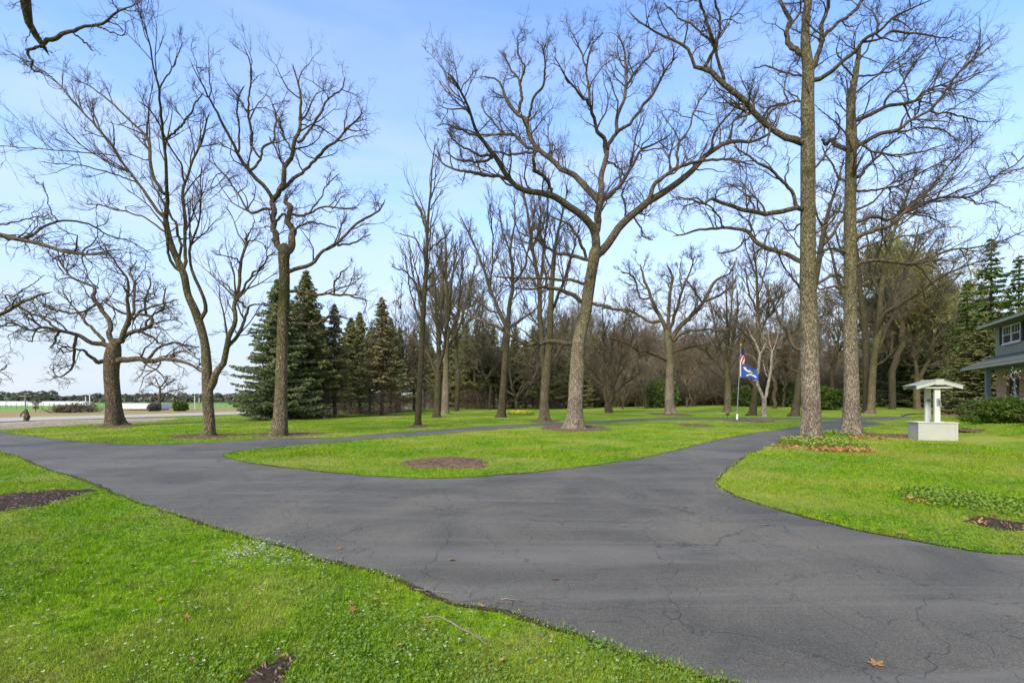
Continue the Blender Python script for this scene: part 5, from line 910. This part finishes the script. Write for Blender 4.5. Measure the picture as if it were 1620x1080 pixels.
# upper window with shutters
def window(x0, x1, z0, z1, nm='window'):
    b = B(); f = .07
    hb(b, x0, -.07, z0, x1, -.003, z0 + f); hb(b, x0, -.07, z1 - f, x1, -.003, z1); hb(b, x0, -.07, z0 + f, x0 + f, -.003, z1 - f); hb(b, x1 - f, -.07, z0 + f, x1, -.003, z1 - f); xm = (x0 + x1) / 2; hb(b, xm - .05, -.07, z0 + f, xm + .05, -.003, z1 - f)
    zm = (z0 + z1) / 2
    for a0, a1 in ((x0 + f, xm - .05), (xm + .05, x1 - f)):
        hb(b, a0, -.05, zm - .025, a1, -.003, zm + .025); 
        for q in (.33, .66): hb(b, a0 + (a1 - a0) * q - .012, -.045, zm + .025, a0 + (a1 - a0) * q + .012, -.03, z1 - f)
    o = b.build(nm, M['white'], t); g = B(); hb(g, x0 + f, -.028, z0 + f, xm - .05, -.015, z1 - f); hb(g, xm + .05, -.028, z0 + f, x1 - f, -.015, z1 - f); g.build('pane', M['glass'], o); s = B(); hb(s, x0 - .05, -.11, z0 - .06, x1 + .05, -.002, z0 - .002); s.build('sill', M['white'], o)
def shutter(x0, x1, z0, z1):
    b = B(); hb(b, x0, -.045, z0, x1, -.024, z1); z = z0 + .06
    while z < z1 - .08: hb(b, x0 + .04, -.06, z, x1 - .04, -.046, z + .035); z += .06
    b.build('shutter', M['shutter'], t)
window(1.08, 3.22, 4.52, 5.5); shutter(.66, 1.03, 4.5, 5.52); shutter(3.27, 3.64, 4.5, 5.52)
window(6.2, 8.3, 4.52, 5.5); shutter(5.78, 6.15, 4.5, 5.52); shutter(8.35, 8.72, 4.5, 5.52)
# roofs (with thickness, real slope)
def roofslab(nm, x0, x1, ya, za, yb_, zb_, th, matr=M['shingle']):
    b = B(); b.prism([(x0, ya * SGN, za), (x0, yb_ * SGN, zb_), (x0, yb_ * SGN, zb_ - th), (x0, ya * SGN, za - th)], (x1 - x0, 0, 0)); return b.build(nm, matr, t)
roofslab('main_roof', -.15, LH, -.68, 5.72, WH / 2, 5.72 + (WH / 2 + .68) * .40, .08); roofslab('main_roof', -.15, LH, WH + .68, 5.72, WH / 2 + .004, 5.72 + (WH / 2 + .68) * .40, .08)
b = B(); b.prism([(.0, 0 * SGN, 5.66), (.0, WH * SGN, 5.66), (.0, WH / 2 * SGN, 5.70 + WH / 2 * .4)], (.1, 0, 0)); b.build('gable_wall', M['siding'], t)
b = B(); hb(b, -.12, -.66, 5.60, LH, -.04, 5.63); b.build('soffit', M['soffit'], t)
b = B(); hb(b, -.15, -.72, 5.60, LH, -.682, 5.735); b.build('fascia', M['fascia'], t)
b = B(); hb(b, -.12, -.80, 5.57, LH, -.724, 5.66); b.build('gutter', M['trimlight'], t)
roofslab('porch_roof', -.1, 9.5, -1.42, 3.34, -.01, 3.95, .07)
b = B(); hb(b, -.07, -1.38, 3.16, 9.5, -.04, 3.19); b.build('porch_ceiling', M['soffit'], t)
b = B(); hb(b, -.1, -1.46, 3.17, 9.5, -1.422, 3.36); b.build('porch_fascia', M['fascia'], t); b = B(); hb(b, -.07, -1.55, 3.15, 9.5, -1.464, 3.25); b.build('porch_gutter', M['trimlight'], t)
for xx in (2.75, 9.3): b = B(); hb(b, xx - .1, -1.28, zb, xx + .1, -1.08, 3.158); b.build('porch_post', M['postgrey'], t, .006)
b = B(); hb(b, -.2, -1.5, zb - .3, 9.5, 0, zb + .04); b.build('porch_floor', M['concrete'], t)
# entrance recess
b = B(); hb(b, 2.06, .16, zb + .05, 2.62, .2, 2.75); b.build('entry_window', M['glass'], t); b = B(); hb(b, 1.94, .12, zb + .05, 2.06, .24, 2.85); hb(b, 2.62, .12, zb + .05, 2.74, .24, 2.85); hb(b, 2.06, .12, 2.75, 2.62, .24, 2.85); hb(b, 2.06, .14, 1.6, 2.62, .158, 1.66); b.build('entry_frame', M['white'], t)
b = B(); hb(b, 1.36, .14, zb + .05, 1.9, .2, 2.85); b.build('door', M['shutter'], t); window(4.2, 5.8, 1.1, 2.7)
b = B(); hb(b, 1.55, -.9, 2.96, 2.6, -.86, 3.0); hb(b, 1.55, -.92, 2.6, 1.65, -.84, 2.96); b.build('lantern', M['darkmetal'], t)
# hedges and small things by the house
M['weedg'] = leafmat('weedg', ((.3, (.07, .17, .012)), (.7, (.15, .30, .03))), 8, .3)
for px, y0, y1, w, mm, lb, D_ in ((1594, 668, 629, 72, 'hedge', 'large rounded green hedge in front of the house porch', 20.8), (1541, 662, 634, 42, 'pine', 'smaller darker rounded shrub left of the big porch hedge', 25.), (1642, 668, 640, 30, 'hedge', 'clipped green shrub at the right edge in front of the house', 18.5), (1541, 665, 657, 34, 'weedg', 'low bright green clump of lily leaves in front of the darker shrub', 23.)):
    c = at(px, y0, D_); c[2] = float(gz(c[0], c[1])); t = empty('evergreen_shrub' if w != 34 else 'low_plant', c); tag(t, lb, 'shrub' if w != 34 else 'plant')
    link('foliage', leafball(80 + int(px) + int(y0), 16000 if w > 50 else 3500, w / 2 / F * D_, min(1.2, w / 2 / F * D_), (y0 - y1) / F * D_ * .55, .085), M[mm], t); n = 18; rng = np.random.default_rng(3); P = np.stack([np.array([(0, 0, -.02), (rng.normal(0, .2), rng.normal(0, .2), .3), (rng.normal(0, .5), rng.normal(0, .4), .7 * (y0 - y1) / F * D_)]) for _ in range(n)]); link('stems', tubemesh('stems', [(P, np.full((n, 3), .012), 5)]), M['twig'], t)
c = hit(1490, 653.8); c2 = hit(1561, 651.5); t = empty('downspout_pipe', (0, 0, 0)); tag(t, 'long white drain pipe lying on the grass behind the low shrubs', 'pipe'); B().tube([c + (0, 0, .06), (c + c2) / 2 + (0, 0, .08), c2 + (0, 0, .12)], .05, 8).build('pipe', M['white'], t, smooth=True); B().tube([c2 + (0, 0, .12), c2 + (.12, .05, .3)], .05, 8).build('elbow', M['white'], t)
b = B(); b.tube([hit(x, y) + (0, 0, .05) for x, y in ((1426, 659), (1436, 656.5), (1455, 655), (1475, 654.5), (1488, 653.8))], .055, 8); o = b.build('black_hose', M['darkmetal'], None, smooth=True); tag(o, 'black corrugated drain hose joining the white pipe behind the well', 'hose')
# white blossom branches
rng = np.random.default_rng(9); D_ = 22.; base = at(1650, 600, D_); t = empty('dogwood_tree', (base[0], D_, .15)); tag(t, 'small tree with white blossom whose twigs reach in at the right edge by the porch', 'tree')
zz = np.linspace(-.1, 2.4, KL); T = np.stack((0 * zz, .05 * np.sin(zz * 2), zz), 1); link('trunk', tubemesh('trunk', [(T[None], np.linspace(.06, .03, KL)[None], 8)]), M['bark_mid'], t)
LL = [catmull(np.array([(0, 0, 1.2), (-.5, .1, 1.9), (-1.0, .1, 2.3), (-1.35, .0, 2.35)]), KL), catmull(np.array([(0, 0, 1.6), (-.4, -.2, 2.1), (-.8, -.2, 2.6)]), KL), catmull(np.array([(0, 0, 2.2), (.2, .2, 2.8), (.5, .2, 3.3)]), KL), catmull(np.array([(0, 0, .9), (-.5, -.1, 1.4), (-1.1, 0, 1.7), (-1.3, 0, 1.5)]), KL)]
P = np.stack(LL); R = np.repeat(np.linspace(.022, .006, KL)[None], 4, 0); s_, l_ = strands(P, R, dict(sp=.25, L=.5, ang=.8, up=.05, wob=.2, n2=3, n3=2), rng, .004); link('branches', tubemesh('branches', [(P, R, 6)] + s_), M['twig'], t)
M['blossom'] = plain('blossom', (.75, .72, .64), .7, .08, 5); link('blossoms', bits(l_[0][:, -1], 220, .028, rng, 'blossoms'), M['blossom'], t)
# ------------------------------------------------------------------ grass blades
def frust(n, y0, y1, rng, side=1.12):
    Y = np.exp(rng.uniform(math.log(y0), math.log(y1), n)); X = rng.uniform(-1, 1, n) * (side * 1.07 * Y + 1.0); return X, Y
def blades(n, y0, y1, rng, h0, wk, name='grass'):
    X, Y = frust(n, y0, y1, rng)
    # clumps: pull some of the blades together
    k = onlawn(X + rng.normal(0, .022, n), Y + rng.normal(0, .022, n)) & ~inbeds(X, Y, 1.0); X = X[k]; Y = Y[k]; m = len(X); d = Y
    tall = (np.sin(X * 2.1 + 1.3 * np.sin(Y * 1.7)) * np.sin(Y * 2.6 + np.sin(X * 3.1)) * .5 + .5) ; h = h0 * rng.uniform(.45, 1.25, m) * (.55 + .75 * tall) * np.clip(1 - (d - 8) / 60, .5, 1)
    w = np.maximum(.0035, wk * d) * rng.uniform(.6, 1.5, m); az = rng.uniform(0, 6.28, m); le = rng.uniform(.1, 1.1, m) * h; la = az + rng.normal(0, .6, m) + 1.57
    b = np.stack((X, Y, gz(X, Y) - .004), 1); ax = np.stack((np.cos(az), np.sin(az), 0 * az), 1) * (w / 2)[:, None]; ln = np.stack((np.cos(la), np.sin(la), 0 * la), 1) * le[:, None]; up = np.stack((0 * h, 0 * h, h), 1)
    V = np.stack((b - ax, b + ax, b + ax * .7 + ln * .35 + up * .6, b - ax * .7 + ln * .35 + up * .6, b + ln + up * .92), 1).reshape(-1, 3); i = np.arange(m)[:, None] * 5
    return V, i + np.array([[0, 1, 2, 3]]), i + np.array([[3, 2, 4]])
rng = np.random.default_rng(50)
V1, Q1, T1 = blades(620000, 1.9, 14, rng, .038, .0010); V2, Q2, T2 = blades(300000, 12, 48, rng, .05, .0012)
o = link('grass', mesh('grass', np.concatenate((V1, V2)), [np.concatenate((Q1, Q2 + len(V1))), np.concatenate((T1, T2 + len(V1)))]), M['blades']); tag(o, 'short bright green grass blades of the mown lawns', 'grass', kind='stuff')
# broad-leaved weeds
def weeds(name, X, Y, size, zs, matr, label, rng, cat='weeds'):
    n = len(X); az = rng.uniform(0, 6.28, n); el = rng.uniform(.05, .9, n); a = np.stack((np.cos(az) * np.cos(el), np.sin(az) * np.cos(el), np.sin(el)), 1); b = np.cross(a, (0, 0, 1.)); b /= np.linalg.norm(b, axis=1)[:, None]; b += rng.normal(0, .25, (n, 3))
    s = size * rng.uniform(.5, 1.4, n)[:, None]; c = np.stack((X, Y, gz(X, Y) + rng.uniform(.2, 1, n) * zs), 1); V = np.stack((c, c + a * s * .5 + b * s * .33, c + a * s, c + a * s * .5 - b * s * .33), 1).reshape(-1, 3)
    o = link(name, mesh(name, V, [np.arange(4 * n).reshape(-1, 4)]), M[matr]); tag(o, label, cat, kind='stuff')
M['weed'] = leafmat('weed', ((.3, (.075, .15, .015)), (.7, (.24, .36, .07))), 25, .3)
M['weedp'] = leafmat('weedp', ((.3, (.09, .18, .015)), (.7, (.27, .37, .05))), 14, .3)
M['vinca'] = leafmat('vinca', ((.3, (.10, .17, .02)), (.72, (.42, .46, .09))), 14, .3)
X, Y = frust(230000, 2, 18, rng); k = onlawn(X, Y) & ~inbeds(X, Y) & ((np.sin(X * 1.3 + 2) * np.sin(Y * 1.1 + X * .7) + .35 * np.sin(X * 5 + Y * 4)) > rng.normal(.0, .35, len(X))); weeds('lawn_weeds', X[k], Y[k], .019, .042, 'weed', 'small broad-leaved weeds scattered through the near grass', rng)
def blob(cx, cy, sx_, sy_, n, rng, g=False):
    """positions spread over a photo-sized patch on the land"""
    a = rng.uniform(0, 6.283, n); r = np.sqrt(rng.random(n)) if not g else np.abs(rng.normal(0, .5, n)); c = hit(cx, cy); yn = hit(cx, cy + sy_)[1]; yf = hit(cx, max(cy - sy_, HY + 6))[1]; rx = sx_ / F * c[1]
    return c[0] + rx * r * np.cos(a), (yn + yf) / 2 + (yf - yn) / 2 * r * np.sin(a)
def join(L_): return np.concatenate([l[0] for l in L_]), np.concatenate([l[1] for l in L_])
X, Y = join([blob(1297, 703, 62, 7, 2600, rng), blob(1290, 702, 45, 6, 1500, rng, True), blob(1250, 700, 30, 6, 500, rng), blob(1322, 687, 24, 2.5, 500, rng)]); k = onlawn(X, Y); weeds('periwinkle_cover', X[k], Y[k], .075, .15, 'vinca', 'thick green and yellow ground cover around the foot of the near tall oak', rng, 'ground cover')
X, Y = join([blob(1560, 798, 90, 24, 1700, rng), blob(1560, 800, 80, 20, 1500, rng, True), blob(1500, 790, 60, 14, 900, rng, True)]); k = onlawn(X, Y); weeds('leafy_patch', X[k], Y[k], .042, .075, 'weedp', 'leafy patch of broad weeds on the right lawn', rng)
X, Y = join([blob(1330, 713, 52, 3.5, 900, rng), blob(1240, 707, 20, 4, 200, rng), blob(1375, 694, 25, 3, 160, rng)]); k = onlawn(X, Y); weeds('leaf_litter', X[k], Y[k], .09, .04, 'brownleaf', 'dry orange-brown leaf litter along the front of the ground cover', rng, 'leaf litter')
X, Y = join([blob(1455, 795, 16, 7, 60, rng), blob(1585, 830, 50, 10, 40, rng)]); weeds('leaf_drift', X, Y, .05, .04, 'brownleaf', 'drift of dry brown leaves at the edge of the leafy weeds on the right lawn', rng, 'leaf litter')
# dry thatch and clippings lying in the grass, and grit on the asphalt
X, Y = frust(45000, 2, 16, rng); k = onlawn(X, Y) & ((np.sin(X * .9 + 1) * np.cos(Y * 1.9 + X) + .5 * np.sin(X * 4.1 + Y * 3)) > -.1); weeds('dry_thatch', X[k], Y[k], .011, .03, 'thatch', 'dry straw-coloured clippings and thatch lying among the grass blades', rng, 'thatch')
X, Y = frust(26000, 10, 46, rng); k = onlawn(X, Y) & ((np.sin(X * .5 + 1.7) * np.cos(Y * .7 + X * .3) + .5 * np.sin(X * 2.1 + Y * 1.3)) > rng.normal(.1, .4, len(X))); weeds('dry_leaf_crumbs', X[k], Y[k], .026, .05, 'thatch', 'tan crumbs of old leaves caught in the grass of the middle lawns', rng, 'leaf litter')
X, Y = frust(30000, 2.2, 26, rng); k = ~onlawn(X, Y) & inpoly(X, Y, OUT) & (rng.random(len(X)) < .035); X = X[k]; Y = Y[k]
weeds('asphalt_grit', X, Y, .008, .012, 'thatch', 'scattered grit, bud scales and crumbs of leaf on the asphalt', rng, 'grit')
# daffodils
c = hit(824, 656); t = empty('daffodil_bed', c); tag(t, 'oval clump of yellow daffodils on the far lawn', 'daffodils'); n = 900; rx = 22 / F * c[1]; a = rng.uniform(0, 6.28, n); r = np.sqrt(rng.random(n)); x = rx * r * np.cos(a); y = 1.6 * r * np.sin(a); h = rng.uniform(.2, .38, n)
az = rng.uniform(0, 6.28, n); d = np.stack((np.cos(az), np.sin(az), 0 * az), 1); b_ = np.stack((x, y, 0 * x), 1); V = np.stack((b_ - d * .02, b_ + d * .02, b_ + d * .1 + (0, 0, 1) * h[:, None]), 1).reshape(-1, 3); link('leaves', mesh('leaves', V, [np.arange(3 * n).reshape(-1, 3)]), M['weed'], t)
M['daff'] = plain('daff', (.75, .62, .03), .7, .15, 9); fl = b_[:420] + (0, 0, .30) + rng.normal(0, .04, (420, 3)); fl = fl[(fl[:, 0] < rx * .3) | (rng.random(420) < .3)]; link('yellow_flowers', bits(fl, 420, .055, rng, 'yellow_flowers'), M['daff'], t)
# small white flowers
M['petal'] = plain('petal', (.72, .66, .64), .8, .12, 30); M['violet'] = plain('violet', (.16, .13, .42), .8, .2, 30)
L_ = [blob(405, 880, 62, 24, 200, rng), blob(395, 876, 34, 12, 110, rng), blob(95, 752, 60, 16, 300, rng), blob(230, 815, 60, 12, 90, rng), blob(480, 895, 60, 9, 50, rng), blob(1200, 725, 60, 22, 420, rng), blob(1240, 712, 40, 11, 300, rng), blob(1180, 755, 40, 14, 120, rng), blob(440, 736, 100, 11, 500, rng), blob(640, 730, 150, 20, 900, rng), blob(790, 738, 100, 16, 420, rng), blob(1040, 706, 110, 16, 700, rng), blob(920, 722, 150, 20, 420, rng), blob(960, 681, 60, 5, 160, rng), blob(1360, 735, 170, 26, 500, rng), blob(1200, 674, 130, 8, 500, rng), blob(600, 703, 200, 12, 400, rng), blob(1480, 740, 120, 30, 240, rng), blob(80, 800, 60, 18, 80, rng, True), blob(120, 880, 200, 60, 40, rng)]
X, Y = join(L_); X2, Y2 = frust(2600, 2.5, 40, rng); X = np.concatenate((X, X2)); Y = np.concatenate((Y, Y2)); k = onlawn(X, Y) & ~inbeds(X, Y, .8); X = X[k]; Y = Y[k]
def flowers(name, X, Y, matr, label, zh, s0):
    n = len(X); S = np.maximum(s0, .00062 * Y) * rng.uniform(.6, 1.3, n); z = gz(X, Y) + zh * rng.uniform(.7, 1.3, n); Vs = []; 
    for q in range(5):
        a = q * 1.2566 + rng.uniform(0, 1, n) * .3; a2 = a + .5; Vs.append(np.stack((np.stack((X, Y, z), 1), np.stack((X + S * np.cos(a), Y + S * np.sin(a), z + S * .5), 1), np.stack((X + S * np.cos(a2), Y + S * np.sin(a2), z + S * .45), 1)), 1))
    V = np.stack(Vs, 1).reshape(-1, 3); o = link(name, mesh(name, V, [np.arange(len(V)).reshape(-1, 3)]), M[matr]); tag(o, label, 'flowers', kind='stuff')
flowers('white_flowers', X, Y, 'petal', 'tiny white spring flowers scattered in drifts along the edges of the lawns', .045, .0075)
X, Y = frust(260, 2.4, 5, rng); k = onlawn(X, Y) & (X < .5); flowers('violet_flowers', X[k], Y[k], 'violet', 'few tiny violet flowers low in the near grass', .04, .007)
X, Y = hit(492, 886)[:2]; flowers('dandelion', np.array([X]), np.array([Y]), 'daff', 'single yellow dandelion at the edge of the near lawn', .05, .022)
# fallen oak leaves, each a thing
def leafmesh(seed):
    rng_ = np.random.default_rng(seed); n = 22; a = np.linspace(0, 2 * np.pi, n, endpoint=False); r = .35 + .15 * np.cos(5 * a + rng_.random()) + rng_.normal(0, .04, n); x = np.cos(a) * r * 1.25; y = np.sin(a) * r * .8; z = .22 * x * x + .5 * y * y * rng_.uniform(.4, 1) + rng_.normal(0, .015, n)
    V = [(0, 0, 0)] + list(zip(x, y, z)); return mesh('leaf', V, [[(0, 1 + i, 1 + (i + 1) % n) for i in range(n)]], True)
LMs = [leafmesh(i) for i in range(4)]; 
for m_ in LMs: m_.materials.append(M['brownleaf'])
ON = [(715, 887, 'brown leaf on the asphalt at the middle of the drive, near the near lawn edge'), (878, 918, 'curled brown leaf alone on the asphalt below the middle of the drive'), (1213, 831, 'pale broken leaf on the asphalt beside the right lawn tip'), (1385, 1052, 'long orange leaf on the asphalt at the bottom right'), (1052, 748, 'small reddish leaf on the asphalt where the drive narrows'), (1540, 817, 'faded leaf at the dirt streak on the right lawn'), (537, 869, 'small leaf at the asphalt edge above the dandelion'), (988, 833, 'tiny leaf on the asphalt in the centre of the drive'), (558, 975, 'bright orange oak leaf on the near grass'), (1428, 849, 'tan leaf at the asphalt edge of the right lawn')]
def leafobj(px, py, lb, group=None, sz=.09, dz=.012):
    c = hit(px, py); o = bpy.data.objects.new('fallen_leaf', LMs[random.randrange(4)]); C.objects.link(o); o.location = (c[0], c[1], c[2] + dz); s = sz * random.uniform(.8, 1.3) * (1.25 if c[1] > 8 else 1); o.scale = (s, s, s); o.rotation_euler = (random.uniform(-.3, .3), random.uniform(-.3, .3), random.uniform(0, 6)); tag(o, lb, 'leaf', group)
for x, y, lb in ON: leafobj(x, y, lb, None, .075, .012 if y not in (817, 975, 849) else .05)
for i in range(36):
    for _ in range(20):
        x = random.uniform(150, 900) if i % 2 else random.uniform(1180, 1600); y = random.uniform(860, 1060) if i % 2 else random.uniform(715, 850); c = hit(x, y)
        if onlawn(c[:1], c[1:2])[0]: leafobj(x, y, 'small brown fallen leaf lying in the near grass' if i % 2 else 'small brown fallen leaf lying on the right lawn', 'fallen leaves in the near grass' if i % 2 else 'fallen leaves on the right lawn', .045, .03); break
# sticks
def stick(pts, r, lb, dz):
    P = np.array([hit(x, y) + (0, 0, dz) for x, y in pts]); q = catmull(P, 14); q[1:-1] += RN.normal(0, .004, (12, 3)); rr = np.linspace(r, r * .5, 14); tw = grow(q[None], rr[None], 3, .3, .9, lambda l, t: .18 * l, .01, .7, 0, .15, 4, np.random.default_rng(int(pts[0][0])), r * .3)
    tw[0][..., 2] = np.maximum(tw[0][..., 2], dz * .7); o = link('fallen_stick', tubemesh('fallen_stick', [(q[None], rr[None], 6), (tw[0], tw[1], 4)]), M['wood_grey'], None); tag(o, lb, 'stick')
stick([(668, 990), (690, 989), (712, 997), (735, 1010), (755, 1020), (770, 1034)], .0055, 'long curved grey stick lying in the near grass', .055)
stick([(655, 935), (680, 938), (714, 942)], .004, 'thin straight stick at the edge between near grass and asphalt', .02)
stick([(740, 933), (743, 940), (742, 945)], .003, 'tiny upright-looking twig on the asphalt near the near lawn', .012)
stick([(792, 949), (808, 951), (826, 953)], .0045, 'short brown stick lying on the asphalt below the middle', .014)
